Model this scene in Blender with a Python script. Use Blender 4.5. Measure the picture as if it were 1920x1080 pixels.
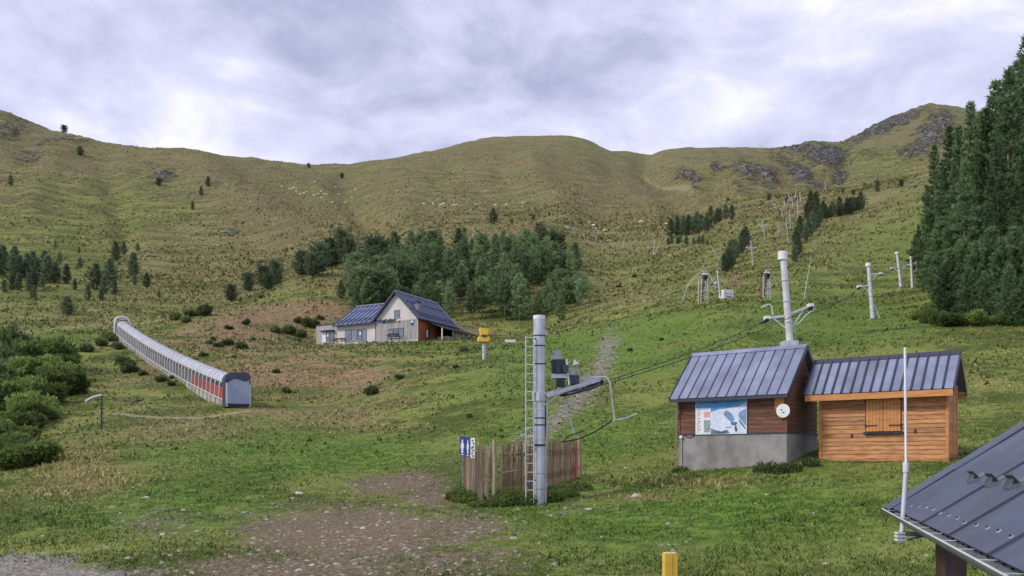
import bpy, math, random
import numpy as np
from mathutils import Vector, Matrix
for o in list(bpy.data.objects): bpy.data.objects.remove(o)
scene = bpy.context.scene
C = scene.collection
# ------------------------------------------------------------------ camera
F, HX, HY = 1600.0, 960.0, 860.0          # focal length, centre column, horizon row (photo pixels)
cam_d = bpy.data.cameras.new('camera'); cam = bpy.data.objects.new('camera', cam_d); C.objects.link(cam)
cam_d.sensor_width = 36; cam_d.lens = 36*F/1920; cam_d.shift_y = (HY-540)/1920
cam_d.clip_start = 0.1; cam_d.clip_end = 9000
cam.location = (0, 0, 0); cam.rotation_euler = (math.pi/2, 0, 0)
scene.camera = cam
# ------------------------------------------------------------------ sky and sun
SUN = Vector((-0.74, -0.28, 0.66)).normalized()
world = bpy.data.worlds.new('World'); scene.world = world; world.use_nodes = True
wt = world.node_tree; wt.nodes.clear()
def wn(t, **k):
    n = wt.nodes.new(t)
    for a, b in k.items(): setattr(n, a, b)
    return n
sky = wn('ShaderNodeTexSky', sky_type='NISHITA', sun_disc=False, sun_elevation=math.asin(SUN.z),
         sun_rotation=math.atan2(SUN.x, SUN.y), altitude=1500, air_density=1.0, dust_density=1.5)
tc = wn('ShaderNodeTexCoord'); sep = wn('ShaderNodeSeparateXYZ'); wt.links.new(tc.outputs['Generated'], sep.inputs[0])
def wm(op, a, b=None, clamp=False):
    n = wn('ShaderNodeMath', operation=op, use_clamp=clamp)
    for i, v in enumerate((a, b)):
        if v is None: continue
        if isinstance(v, (int, float)): n.inputs[i].default_value = v
        else: wt.links.new(v, n.inputs[i])
    return n.outputs[0]
comb = wn('ShaderNodeCombineXYZ')
for i_, k_ in ((0, 1.0), (1, 1.0), (2, 1.9)): wt.links.new(wm('MULTIPLY', sep.outputs[i_], k_), comb.inputs[i_])
def wnoise(scale, det, rough, off, dist=0.0):
    mp = wn('ShaderNodeMapping'); mp.inputs['Location'].default_value = off
    wt.links.new(comb.outputs[0], mp.inputs[0])
    n = wn('ShaderNodeTexNoise', noise_dimensions='3D'); n.inputs['Scale'].default_value = scale
    n.inputs['Detail'].default_value = det; n.inputs['Roughness'].default_value = rough; n.inputs['Distortion'].default_value = dist
    wt.links.new(mp.outputs[0], n.inputs['Vector']); return n.outputs['Fac']
n1 = wnoise(2.7, 6, 0.52, (3.1, 7.7, 0.4), 0.5)
n2 = wnoise(8.0, 7, 0.58, (1.3, 2.2, 5.0), 0.5)
mixv = wm('ADD', wm('MULTIPLY', n1, 0.66), wm('MULTIPLY', n2, 0.34))
ramp = wn('ShaderNodeValToRGB'); wt.links.new(mixv, ramp.inputs[0])
cr = ramp.color_ramp; cr.interpolation = 'B_SPLINE'
cr.elements[0].position = 0.375; cr.elements[0].color = (0.30, 0.325, 0.47, 1)
cr.elements[1].position = 0.64; cr.elements[1].color = (0.93, 0.92, 0.98, 1)
for p, c in ((0.45, (0.43, 0.45, 0.615, 1)), (0.505, (0.545, 0.56, 0.745, 1)), (0.57, (0.665, 0.665, 0.84, 1))):
    e = cr.elements.new(p); e.color = c
sc = wn('ShaderNodeVectorMath', operation='SCALE'); wt.links.new(ramp.outputs[0], sc.inputs[0]); sc.inputs['Scale'].default_value = 7.5
mx = wn('ShaderNodeMix', data_type='RGBA'); mx.inputs['Factor'].default_value = 0.92
wt.links.new(sky.outputs[0], mx.inputs['A']); wt.links.new(sc.outputs[0], mx.inputs['B'])
bg = wn('ShaderNodeBackground'); bg.inputs['Strength'].default_value = 0.1
wt.links.new(mx.outputs['Result'], bg.inputs['Color'])
wo = wn('ShaderNodeOutputWorld'); wt.links.new(bg.outputs[0], wo.inputs[0])
sd = bpy.data.lights.new('sun', 'SUN'); sd.energy = 1.5; sd.angle = math.radians(10); sd.color = (1.0, 0.95, 0.87)
sun = bpy.data.objects.new('sun', sd); C.objects.link(sun)
sun.rotation_euler = SUN.to_track_quat('Z', 'Y').to_euler(); sun.location = (-40, -30, 60)
vs = scene.view_settings; vs.view_transform = 'Standard'; vs.look = 'None'; vs.gamma = 1; vs.use_curve_mapping = False
vs.exposure = 0.78
scene.render.resolution_x = 1024; scene.render.resolution_y = 576
# ------------------------------------------------------------------ materials
def lin(r, g, b):
    f = lambda c: (c/255/12.92) if c/255 <= 0.04045 else ((c/255+0.055)/1.055)**2.4
    return (f(r), f(g), f(b))
class NT:
    def __init__(s, name):
        s.m = bpy.data.materials.new(name); s.m.use_nodes = True; s.t = s.m.node_tree; s.t.nodes.clear()
        s.out = s.n('ShaderNodeOutputMaterial'); s.b = s.n('ShaderNodeBsdfPrincipled'); s.l(s.b.outputs[0], s.out.inputs[0])
    def n(s, t, **k):
        x = s.t.nodes.new(t)
        for a, b in k.items(): setattr(x, a, b)
        return x
    def l(s, a, b): s.t.links.new(a, b)
    def put(s, sock, v):
        if isinstance(v, (int, float)): sock.default_value = v
        elif isinstance(v, tuple): sock.default_value = v if len(v) == len(sock.default_value) else v+(1,)
        else: s.l(v, sock)
    def math(s, op, a, b=None, clamp=False):
        x = s.n('ShaderNodeMath', operation=op, use_clamp=clamp); s.put(x.inputs[0], a)
        if b is not None: s.put(x.inputs[1], b)
        return x.outputs[0]
    def mix(s, f, a, b, mode='MIX'):
        x = s.n('ShaderNodeMix', data_type='RGBA', blend_type=mode)
        s.put(x.inputs['Factor'], f); s.put(x.inputs['A'], a); s.put(x.inputs['B'], b); return x.outputs['Result']
    def ss(s, v, a, b):
        x = s.n('ShaderNodeMapRange', interpolation_type='SMOOTHSTEP'); s.put(x.inputs[0], v)
        x.inputs[1].default_value = a; x.inputs[2].default_value = b; return x.outputs[0]
    def rng(s, v, a, b, c, d):
        x = s.n('ShaderNodeMapRange'); s.put(x.inputs[0], v)
        for i, q in enumerate((a, b, c, d)): x.inputs[i+1].default_value = q
        return x.outputs[0]
    def noise(s, vec, scale, det=4, rough=0.55, stretch=None, dist=0.0, off=None):
        if stretch or off:
            mp = s.n('ShaderNodeMapping'); s.l(vec, mp.inputs[0])
            if stretch: mp.inputs['Scale'].default_value = stretch
            if off: mp.inputs['Location'].default_value = off
            vec = mp.outputs[0]
        x = s.n('ShaderNodeTexNoise'); s.l(vec, x.inputs['Vector']); x.inputs['Scale'].default_value = scale
        x.inputs['Detail'].default_value = det; x.inputs['Roughness'].default_value = rough; x.inputs['Distortion'].default_value = dist
        return x.outputs['Fac']
    def bump(s, h, strength, dist=0.05):
        x = s.n('ShaderNodeBump'); s.l(h, x.inputs['Height']); x.inputs['Strength'].default_value = strength
        x.inputs['Distance'].default_value = dist; s.l(x.outputs[0], s.b.inputs['Normal'])
MATS = {}
def surf(name, col, rough=0.6, metal=0.0, var=0.18, scale=3.0, stretch=None, bump=0.0, rand=0.0, col2=None, dirt=0.0, spec=0.5):
    """painted / wooden / metal surface: base colour, blotchy variation, grain bump, per-piece variation, dirt streaks"""
    t = NT(name); MATS[name] = t.m
    co = t.n('ShaderNodeTexCoord').outputs['Object']
    f = t.noise(co, scale, 6, 0.6, stretch)
    c = tuple(col)+(1,); c2 = tuple(col2)+(1,) if col2 else tuple(x*(1-var*1.6) for x in col)+(1,)
    k = t.mix(t.ss(f, 0.33, 0.70), c, c2)
    if rand:
        r = t.n('ShaderNodeObjectInfo').outputs['Random']
        k = t.mix(1.0, k, t.n_val(r, rand) if False else t.cgrey(r, 1-rand, 1+rand*0.7), 'MULTIPLY')
    if dirt:
        g = t.noise(co, scale*0.7, 5, 0.65, (1, 1, 0.25))
        k = t.mix(t.math('MULTIPLY', t.ss(g, 0.48, 0.75), dirt), k, (0.10, 0.085, 0.065, 1))
    t.put(t.b.inputs['Base Color'], k); t.b.inputs['Roughness'].default_value = rough; t.b.inputs['Metallic'].default_value = metal
    t.b.inputs['Specular IOR Level'].default_value = spec
    if bump: t.bump(t.noise(co, scale*4, 5, 0.6, stretch), bump, 0.02)
    return t.m
def _cgrey(s, r, a, b):
    v = s.rng(r, 0, 1, a, b); x = s.n('ShaderNodeCombineColor')
    for i in range(3): s.l(v, x.inputs[i])
    return x.outputs[0]
NT.cgrey = _cgrey
# ------------------------------------------------------------------ mesh helpers
class MB:
    def __init__(s): s.v = []; s.f = []
    def add(s, vs, fs):
        k = len(s.v); s.v += [tuple(p) for p in vs]; s.f += [tuple(k+i for i in f) for f in fs]; return s
    def hexa(s, p):                       # 8 points: bottom 4 ccw, top 4 ccw
        return s.add(p, [(3,2,1,0),(4,5,6,7),(0,1,5,4),(1,2,6,5),(2,3,7,6),(3,0,4,7)])
    def box(s, x0, x1, y0, y1, z0, z1, M=None):
        p = [(x0,y0,z0),(x1,y0,z0),(x1,y1,z0),(x0,y1,z0),(x0,y0,z1),(x1,y0,z1),(x1,y1,z1),(x0,y1,z1)]
        if M: p = [M @ Vector(q) for q in p]
        return s.hexa(p)
    def beam(s, a, b, w, h=None, up=(0,0,1)):
        h = h or w; a = Vector(a); b = Vector(b); d = (b-a).normalized(); u = Vector(up)
        if abs(d.dot(u)) > 0.98: u = Vector((0,1,0))
        x = d.cross(u).normalized(); y = x.cross(d).normalized(); x *= w/2; y *= h/2
        return s.hexa([a-x-y, a+x-y, b+x-y, b-x-y, a-x+y, a+x+y, b+x+y, b-x+y])
    def tube(s, path, r, n=8, cap=True):
        P = [Vector(p) for p in path]; m = len(P); R = r if isinstance(r, (list, tuple)) else [r]*m
        k = len(s.v); ref = None
        for i in range(m):
            d = (P[min(i+1, m-1)]-P[max(i-1, 0)]).normalized()
            if ref is None: ref = Vector((1,0,0)) if abs(d.x) < 0.9 else Vector((0,1,0))
            x = (ref - d*ref.dot(d)).normalized(); y = d.cross(x); ref = x
            for j in range(n):
                a = 2*math.pi*j/n; s.v.append(tuple(P[i]+(x*math.cos(a)+y*math.sin(a))*R[i]))
        for i in range(m-1):
            for j in range(n):
                s.f.append((k+i*n+j, k+i*n+(j+1) % n, k+(i+1)*n+(j+1) % n, k+(i+1)*n+j))
        if cap:
            s.f.append(tuple(k+n-1-j for j in range(n))); s.f.append(tuple(k+(m-1)*n+j for j in range(n)))
        return s
    def poly(s, pts, d):                  # prism: outline pts extruded by vector d
        n = len(pts); P = [Vector(p) for p in pts]; Q = [p+Vector(d) for p in P]
        return s.add(P+Q, [tuple(range(n-1, -1, -1)), tuple(range(n, 2*n))] + [(i, (i+1) % n, n+(i+1) % n, n+i) for i in range(n)])
    def mesh(s, name, m=None, smooth=False):
        me = bpy.data.meshes.new(name); me.from_pydata(s.v, [], s.f); me.update()
        if m: me.materials.append(m)
        if smooth:
            me.polygons.foreach_set('use_smooth', [True]*len(me.polygons))
            me.set_sharp_from_angle(angle=math.radians(40))
        return me
    def build(s, name, m, parent=None, smooth=False):
        return link(name, s.mesh(name, m, smooth), parent)
def link(name, me, parent=None):
    o = bpy.data.objects.new(name, me); C.objects.link(o)
    if parent: o.parent = parent
    return o
def tag(o, label, cat, group=None):
    o['label'] = label; o['category'] = cat
    if group: o['group'] = group
    return o
def thing(name, label, cat, loc=(0,0,0), rz=0.0, group=None):
    o = bpy.data.objects.new(name, None); C.objects.link(o); o.empty_display_size = 0.3
    o.location = loc; o.rotation_euler = (0, 0, rz); return tag(o, label, cat, group)
def kind(o, k): o['kind'] = k; return o
def copy_tree(o, parent=None):
    c = o.copy(); C.objects.link(c); c.parent = parent
    for ch in list(o.children): copy_tree(ch, c)
    return c
def tri_mesh(name, V, T, m, attr=None):
    """numpy: V (n,3), T (m,3)"""
    me = bpy.data.meshes.new(name); V = np.asarray(V, np.float32); T = np.asarray(T, np.int32)
    me.vertices.add(len(V)); me.vertices.foreach_set('co', V.ravel())
    me.loops.add(T.size); me.loops.foreach_set('vertex_index', T.ravel())
    me.polygons.add(len(T)); me.polygons.foreach_set('loop_start', np.arange(0, T.size, T.shape[1], dtype=np.int32))
    me.polygons.foreach_set('loop_total', np.full(len(T), T.shape[1], np.int32))
    me.update(calc_edges=True); me.materials.append(m)
    if attr is not None:
        a = me.color_attributes.new('mask', 'FLOAT_COLOR', 'POINT'); a.data.foreach_set('color', np.asarray(attr, np.float32).ravel())
    return me
# ------------------------------------------------------------------ noise (numpy)
def _h(ix, iy, s):
    n = (ix.astype(np.int64)*374761393 + iy.astype(np.int64)*668265263 + s*974634777) & 0xffffffff
    n = ((n ^ (n >> 13))*1274126177) & 0xffffffff; n = n ^ (n >> 16)
    return (n & 0xffff)/65535.0
def vno(x, y, s=0):
    x = np.asarray(x, float); y = np.asarray(y, float)
    ix = np.floor(x); iy = np.floor(y); fx = x-ix; fy = y-iy
    fx = fx*fx*fx*(fx*(fx*6-15)+10); fy = fy*fy*fy*(fy*(fy*6-15)+10)
    a = _h(ix, iy, s); b = _h(ix+1, iy, s); c = _h(ix, iy+1, s); d = _h(ix+1, iy+1, s)
    return (a*(1-fx)+b*fx)*(1-fy)+(c*(1-fx)+d*fx)*fy
def fbm(x, y, s=0, o=4, ridge=False):
    t = 0; a = 0.5; w = 0
    for i in range(o):
        v = vno(x*2**i+i*17.3, y*2**i-i*9.1, s+i)
        if ridge: v = 1-np.abs(2*v-1)
        t = t+v*a; w += a; a *= 0.5
    return t/w
# ------------------------------------------------------------------ the terrain: one sheet from the camera to the skyline
def pchip(x, Y, xi):
    x = np.asarray(x, float); Y = np.asarray(Y, float); h = np.diff(x)
    sh = (-1,)+(1,)*(Y.ndim-1); hh = h.reshape(sh); d = np.diff(Y, axis=0)/hh
    m = np.zeros_like(Y); a, b = d[:-1], d[1:]
    with np.errstate(divide='ignore', invalid='ignore'):
        w1 = 2*hh[1:]+hh[:-1]; w2 = hh[1:]+2*hh[:-1]
        mm = (w1+w2)/(w1/a+w2/b)
    m[1:-1] = np.where(a*b > 0, mm, 0); m[0] = d[0]; m[-1] = d[-1]
    i = np.clip(np.searchsorted(x, xi)-1, 0, len(x)-2); t = ((xi-x[i])/h[i]).reshape(sh); hi = h[i].reshape(sh)
    return ((2*t**3-3*t**2+1)*Y[i]+(t**3-2*t**2+t)*hi*m[i]+(-2*t**3+3*t**2)*Y[i+1]+(t**3-t**2)*hi*m[i+1])
NEAR = [(2.5, -4.05), (6, -3.7), (10, -3.3), (14, -2.87)]
COL = {   # photo column: {depth in metres: photo row of the ground there}
-700: {18:1072, 24:1000, 29:962, 36:930, 45:905, 60:870, 72:842, 90:800, 110:755, 130:715, 160:670, 200:635, 270:575, 400:500, 600:405, 800:335, 1000:275, 1300:205, 1700:215, 2400:330},
-250: {18:1072, 24:997, 29:957, 36:922, 45:893, 60:850, 72:815, 90:765, 110:715, 130:672, 160:635, 200:612, 270:560, 400:485, 600:398, 800:330, 1000:272, 1300:208, 1700:220, 2400:330},
0:    {18:1072, 24:994, 29:952, 36:912, 45:876, 60:822, 72:780, 90:712, 110:662, 130:634, 160:620, 200:603, 270:556, 400:475, 600:392, 800:332, 1000:277, 1300:215, 1700:235, 2400:350},
200:  {18:1075, 24:990, 29:943, 36:893, 45:852, 60:802, 72:767, 90:722, 110:682, 130:647, 150:624, 170:613, 200:604, 270:562, 400:490, 600:410, 800:350, 1000:305, 1150:272, 1600:290, 2400:380},
400:  {18:1076, 24:990, 29:941, 36:888, 45:846, 60:796, 72:766, 80:747, 95:700, 110:672, 130:646, 150:622, 162:602, 174:586, 190:580, 225:584, 300:552, 400:502, 600:420, 800:355, 1000:310, 1200:281, 1600:300, 2400:390},
600:  {18:1077, 24:989, 29:939, 36:886, 45:842, 60:794, 72:769, 80:752, 90:716, 104:674, 118:656, 145:648, 158:647, 166:640, 174:608, 184:580, 196:562, 230:519, 250:508, 310:518, 400:488, 600:420, 800:362, 1000:324, 1200:305, 1600:330, 2400:420},
800:  {18:1078, 24:988, 29:938, 36:882, 45:828, 60:765, 72:728, 90:690, 110:662, 130:645, 145:638, 160:635, 175:615, 200:576, 250:503, 300:450, 330:437, 400:432, 600:388, 800:347, 1000:315, 1200:290, 1300:284, 1700:310, 2400:400},
960:  {18:1078, 24:986, 29:936, 36:868, 45:806, 60:738, 72:704, 90:668, 110:649, 130:641, 150:637, 165:629, 180:605, 200:570, 250:490, 300:428, 330:413, 400:418, 600:395, 800:360, 1000:322, 1200:285, 1400:258, 1800:280, 2400:350},
1130: {18:1076, 24:978, 29:925, 36:858, 45:796, 60:730, 72:696, 90:658, 110:630, 130:608, 160:583, 200:553, 250:516, 300:478, 330:462, 400:442, 600:402, 800:365, 1000:330, 1200:297, 1350:281, 1800:310, 2400:380},
1270: {18:1074, 24:970, 29:908, 36:848, 45:785, 60:710, 72:668, 90:620, 105:590, 120:580, 140:565, 170:540, 200:518, 250:490, 300:462, 330:450, 400:428, 600:392, 800:358, 1000:325, 1200:298, 1400:279, 1800:310, 2400:370},
1400: {18:1070, 24:954, 29:884, 36:820, 45:755, 60:680, 72:634, 90:590, 100:567, 112:566, 130:552, 160:522, 200:487, 250:452, 300:420, 400:386, 500:374, 600:376, 800:343, 1000:316, 1200:291, 1400:275, 1800:300, 2400:360},
1500: {18:1068, 24:945, 29:868, 36:803, 45:740, 60:667, 72:627, 90:592, 102:570, 115:565, 130:548, 160:508, 200:468, 250:428, 300:400, 400:369, 450:363, 600:368, 800:345, 1000:318, 1200:295, 1500:272, 1900:300, 2400:340},
1600: {18:1064, 24:930, 29:865, 36:797, 45:728, 60:660, 72:626, 91:601, 110:572, 130:545, 160:505, 200:460, 250:412, 300:377, 340:358, 400:352, 600:362, 800:337, 1000:310, 1200:284, 1600:248, 2000:265, 2400:310},
1740: {18:1058, 24:906, 29:847, 36:784, 45:718, 60:650, 72:614, 90:584, 110:556, 130:532, 160:488, 200:438, 250:382, 300:346, 350:326, 420:326, 600:334, 800:310, 1000:282, 1200:256, 1700:198, 2000:215, 2400:270},
1920: {18:1056, 24:900, 29:842, 36:774, 45:704, 60:642, 72:606, 90:562, 110:520, 130:482, 160:432, 200:372, 250:322, 300:294, 400:282, 600:290, 800:280, 1000:265, 1200:245, 1700:212, 2000:225, 2400:280},
2300: {18:1062, 24:934, 29:850, 36:765, 45:688, 60:620, 72:580, 90:530, 110:480, 130:438, 160:385, 200:325, 250:275, 300:250, 400:240, 600:245, 800:240, 1000:230, 1200:220, 1700:195, 2000:210, 2400:260},
2700: {18:1060, 24:930, 29:845, 36:755, 45:675, 60:600, 72:555, 90:500, 110:450, 130:405, 160:350, 200:290, 250:245, 300:220, 400:215, 600:220, 800:220, 1000:215, 1200:205, 1700:185, 2000:200, 2400:250},
}
SKYLINE = [(-700,190),(-250,170),(0,214),(60,236),(120,252),(180,266),(250,274),(345,277),(420,286),(500,296),(580,305),(650,303),(700,299),(770,288),(840,275),(930,258),(990,255),(1045,255),(1100,268),(1150,285),(1210,289),(1280,280),(1350,273),(1420,278),(1470,279),(1500,271),(1545,263),(1580,265),(1640,238),(1700,212),(1750,197),(1790,201),(1830,211),(1920,216),(2300,190),(2700,180)]
NU, ND = 660, 780
US = np.linspace(-0.98, 0.98, NU); DS = np.geomspace(2.5, 2400, ND)
cols = sorted(COL); prof = []
for c in cols:
    near = [(d, HY-F*z/d) for d, z in NEAR]
    pts = sorted(near+list(COL[c].items()))
    prof.append(pchip([math.log(p[0]) for p in pts], [p[1] for p in pts], np.log(DS)))
PXG = HX+F*US
PY = pchip(cols, np.array(prof), PXG)                       # (NU, ND)
far = DS > 700
raw = PY[:, far].min(axis=1); tgt = pchip([a for a, b in SKYLINE], [b for a, b in SKYLINE], PXG)
w = np.clip((DS-450)/650, 0, 1); w = w*w*(3-2*w)
PY = PY+(tgt-raw)[:, None]*w[None]
X = US[:, None]*DS[None]; Y = np.broadcast_to(DS[None], X.shape).copy()
Z = (HY-PY)/F*Y
PXV = np.broadcast_to(PXG[:, None], X.shape); PYV = PY
def ell(cx, cy, rx, ry, d0=0, d1=1e9, rot=0.0):
    a = math.radians(rot); dx = PXV-cx; dy = PYV-cy
    u = (dx*math.cos(a)+dy*math.sin(a))/rx; v = (-dx*math.sin(a)+dy*math.cos(a))/ry
    return np.exp(-(u*u+v*v))*((Y > d0) & (Y < d1))
def line(pts, wd, d0=0, d1=1e9):
    best = np.full(X.shape, 1e9)
    for (x0, y0, *_), (x1, y1, *_) in zip(pts[:-1], pts[1:]):
        t = np.clip(((PXV-x0)*(x1-x0)+(PYV-y0)*(y1-y0))/((x1-x0)**2+(y1-y0)**2+1e-6), 0, 1)
        best = np.minimum(best, np.hypot(PXV-x0-t*(x1-x0), PYV-y0-t*(y1-y0)))
    return np.exp(-(best/wd)**2)*((Y > d0) & (Y < d1))
def mx_(*a):
    r = a[0]
    for b in a[1:]: r = np.maximum(r, b)
    return r
# rocky ground on the mountain
rock = mx_(ell(1545,292,57,27,600), ell(1500,282,40,14,600), ell(1640,245,84,14,600,1e9,-24), ell(1745,255,32,54,600,1e9,28), ell(1712,285,35,24,600),
           ell(1700,222,62,11,600,1e9,-25), ell(1575,330,22,16,500), ell(1770,232,24,32,600), ell(1400,330,40,27,500,1e9,35), ell(1440,345,24,19,500), ell(1345,312,19,11,500), ell(1290,335,32,11,500,1e9,25),
           0.7*ell(310,335,44,22,500), 0.7*ell(90,275,40,14,600), 0.62*ell(20,240,46,30,600), 0.62*ell(135,268,36,22,600), 0.6*ell(60,300,46,14,600), 0.7*ell(450,365,19,7,400), 0.7*ell(440,435,30,5,300), 0.6*ell(310,430,27,5,300),
           0.8*ell(1500,325,81,19,600,1e9,30), 0.6*ell(1390,360,30,22,500,1e9,40), 0.5*ell(1620,290,81,14,600), 0.5*ell(1490,380,40,14,450))
# bare brown earth / dry heath
earth = mx_(0.60*ell(560,700,250,62,76,150), 0.66*ell(430,635,180,44,90,220), 0.85*ell(560,594,130,28,120,240), 0.42*ell(850,520,260,90,170,340), 0.5*line([(880,425),(960,432),(1040,440)],5,230,420), 0.45*line([(960,410),(1060,420),(1130,445)],5,230,460), ell(560,578,95,13,120,260,-8), ell(640,585,60,16,120,230), ell(470,600,70,14,110,240), 0.6*ell(600,690,150,28,80,140), 0.55*ell(340,640,90,14,90,200),
            0.7*ell(1010,425,90,12,200,400), 0.42*line([(1490,370),(1465,430),(1440,480),(1425,520)], 18, 110, 480), 0.6*line([(1400,455),(1350,500)],10,110,400), 0.7*ell(690,600,40,20,150,230),
            0.6*line([(905,308),(1000,318),(1100,332),(1230,345)], 2.6, 500), 0.5*ell(300,690,70,30,60,140), 0.5*ell(1380,520,30,24,100,200))
# the trodden dirt area in front
track = mx_(1.2*ell(660,1000,230,62,0,40), 1.0*ell(560,1075,310,50,0,40), 1.0*ell(750,905,120,26,0,50,-4), 0.8*ell(860,990,130,42,0,40), 0.8*ell(800,930,90,30,0,40), 0.75*ell(800,1050,260,40,0,40), 0.55*ell(300,980,110,40,0,40),
            0.5*ell(1090,955,90,14,0,45), 0.4*ell(1290,1030,110,20,0,40), 0.45*ell(850,860,50,12,0,60))
gravel = mx_(1.1*ell(20,1075,210,36,0,40), 0.50*line([(975,840),(1040,790),(1090,740),(1128,690),(1142,640)], 25, 29, 140), 0.3*ell(320,1075,200,14,0,40))
path = mx_(0.9*line([(200,776),(300,781),(380,783),(430,776),(470,771)], 2.4, 45, 110), 0.45*line([(470,772),(560,774),(700,766)], 4, 45, 110), 0.34*line([(60,652),(160,690),(250,735),(330,752)], 9, 45, 140), 0.5*line([(0,628),(150,612),(300,600)],5,100,220),
           0.8*line([(1205,315),(1240,340),(1300,352)], 3, 500), 0.45*line([(1620,378),(1740,335)], 16, 250, 600), 0.5*line([(1340,575),(1280,545),(1330,490)], 3, 100, 300))
lush = mx_(0.95*ell(520,850,330,50,30,80), 1.0*ell(1150,640,260,80,40,130), 0.9*ell(1300,960,420,90,0,60), 0.9*ell(300,950,240,60,0,40), 0.7*ell(200,400,210,90,300,900), 0.8*ell(80,470,180,120,250,900), 0.8*ell(1560,600,220,60,50,140), 0.5*ell(700,480,0.1,0.1),
            0.7*ell(1640,300,110,34,500), 0.6*ell(950,720,120,60,40,120), 0.8*ell(80,632,120,12,80,200), 0.5*ell(560,350,200,50,400), 0.55*ell(1700,450,140,90,120,400), 0.5*ell(1200,380,60,25,500,1e9,40), 1.0*ell(1080,820,200,60,25,60))
dry = mx_(0.85*line([(440,772),(560,776),(680,770),(780,745)], 14, 55, 95), 0.9*ell(340,800,170,40,36,90), 0.8*ell(150,880,110,70,20,60), 0.9*ell(640,790,120,18,45,90), 0.8*ell(640,725,170,40,70,130), 0.8*ell(1280,905,200,16,20,34), 0.8*ell(1190,930,130,14,20,36), 0.7*ell(560,530,140,14,150,320), 0.8*ell(940,440,140,20,230,420),
           0.6*ell(1190,560,110,22,100,260), 0.7*ell(300,700,140,40,60,130), 0.7*ell(700,380,250,60,400,1200), 0.6*ell(1130,370,200,40,400,1200), 0.7*ell(1600,395,120,30,200,500), 0.6*ell(480,600,150,30,100,250), 0.7*ell(1650,720,200,34,38,60))
heath = mx_(0.9*ell(480,372,150,60,330,1e9,28), 0.8*ell(600,330,120,22,400), 0.8*ell(1140,345,190,40,400,1e9,10), 0.9*ell(50,262,90,34,500), 0.8*ell(1420,312,130,34,500,1e9,12), 0.7*ell(900,285,160,20,600), 0.8*ell(1290,400,90,30,330,1e9,20), 0.75*ell(540,450,90,30,250,600,20), 0.8*ell(1700,235,90,40,700), 0.6*ell(300,440,70,22,250,700), 0.6*ell(1030,300,70,30,600))  # brown heath; also paints the spur facets darker, as shade deepening their relief
# spur crests and gullies of the mountainside
sp_ = np.clip((Y-280)/250, 0, 1)
Z = Z + sp_*(11*line([(385,330),(420,352),(470,385),(560,440),(650,480)], 34, 280)-10*line([(648,335),(655,360),(690,410),(720,430)], 26, 300)-11*line([(1210,312),(1225,330),(1290,385),(1330,420)], 24, 300)
      + 9*line([(1000,320),(1010,350),(1060,400)], 34, 400)-7*line([(1580,300),(1570,335),(1530,352)], 16, 500)+7*line([(1460,310),(1440,320),(1380,360)], 20, 500)-6*line([(195,310),(200,330),(230,400),(240,460)], 24, 300)+6*line([(100,290),(95,320),(60,380)], 26, 400)
      - 6*line([(830,315),(820,330),(800,400)], 26, 400)-5*line([(1350,305),(1350,320),(1330,360)], 16, 500))
# relief
Z = Z + (fbm(X/2.2, Y/2.2, 3)-0.5)*0.11*np.clip((Y-4)/12, 0, 1)*np.clip(60/Y, 0.3, 1)
Z = Z + (fbm(X/9, Y/9, 7)-0.5)*0.55*np.clip((Y-34)/40, 0, 1)
Z = Z + (fbm(X/35, Y/35, 11)-0.5)*2.6*np.clip((Y-170)/200, 0, 1)
Z = Z + (fbm(X/130, Y/130, 13, 5)-0.5)*16*np.clip((Y-450)/500, 0, 1)
Z = Z - (fbm(X/70+Y/400, Y/420, 17, 4, True)-0.6)*9*np.clip((Y-480)/500, 0, 1)
Z = Z + rock*((fbm(X/14, Y/26, 23, 4, True)-0.45)*17+(fbm(X/5, Y/9, 29, 3, True)-0.5)*7)*np.clip((Y-300)/600, 0, 1)
Z = Z + (fbm(X/1.1, Y/1.6, 31, 3)-0.5)*0.16*np.clip((Y-40)/20, 0, 1)*np.clip(1-(Y-150)/80, 0, 1)
Z = Z - 0.05*track*np.clip(1-(Y-35)/10, 0, 1)
LD = np.log(DS)
def gz(x, y):
    u = (x/y-US[0])/(US[1]-US[0]); v = (math.log(max(y, 2.6))-LD[0])/(LD[1]-LD[0])
    i = int(min(max(u, 0), NU-2)); j = int(min(max(v, 0), ND-2)); a = min(max(u-i, 0), 1); b = min(max(v-j, 0), 1)
    return float((Z[i,j]*(1-a)+Z[i+1,j]*a)*(1-b)+(Z[i,j+1]*(1-a)+Z[i+1,j+1]*a)*b)
def gza(x, y):
    u = np.clip((x/y-US[0])/(US[1]-US[0]), 0, NU-1.001); v = np.clip((np.log(y)-LD[0])/(LD[1]-LD[0]), 0, ND-1.001)
    i = u.astype(int); j = v.astype(int); a = u-i; b = v-j
    return (Z[i,j]*(1-a)+Z[i+1,j]*a)*(1-b)+(Z[i,j+1]*(1-a)+Z[i+1,j+1]*a)*b
def samp(A, x, y):
    u = np.clip(np.round((x/y-US[0])/(US[1]-US[0])), 0, NU-1).astype(int); v = np.clip(np.round((np.log(y)-LD[0])/(LD[1]-LD[0])), 0, ND-1).astype(int)
    return A[u, v]
def G(px, d, dz=0.0):                       # ground point in photo column px at depth d
    x = (px-HX)/F*d; return Vector((x, d, gz(x, d)+dz))
def hit(px, py, dmin=16, dz=0.0):           # ground point seen at a photo pixel
    u = (px-HX)/F; t = (HY-py)/F
    i = int(min(max((u-US[0])/(US[1]-US[0]), 0), NU-2)); a = (u-US[0])/(US[1]-US[0])-i
    s = (Z[i]*(1-a)+Z[i+1]*a)/DS; k = np.nonzero((DS > dmin) & (s >= t))[0]
    d = DS[k[0]] if len(k) else DS[np.argmax(np.where(DS > dmin, s, -9))]
    return Vector((u*d, d, gz(u*d, d)+dz))
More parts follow.
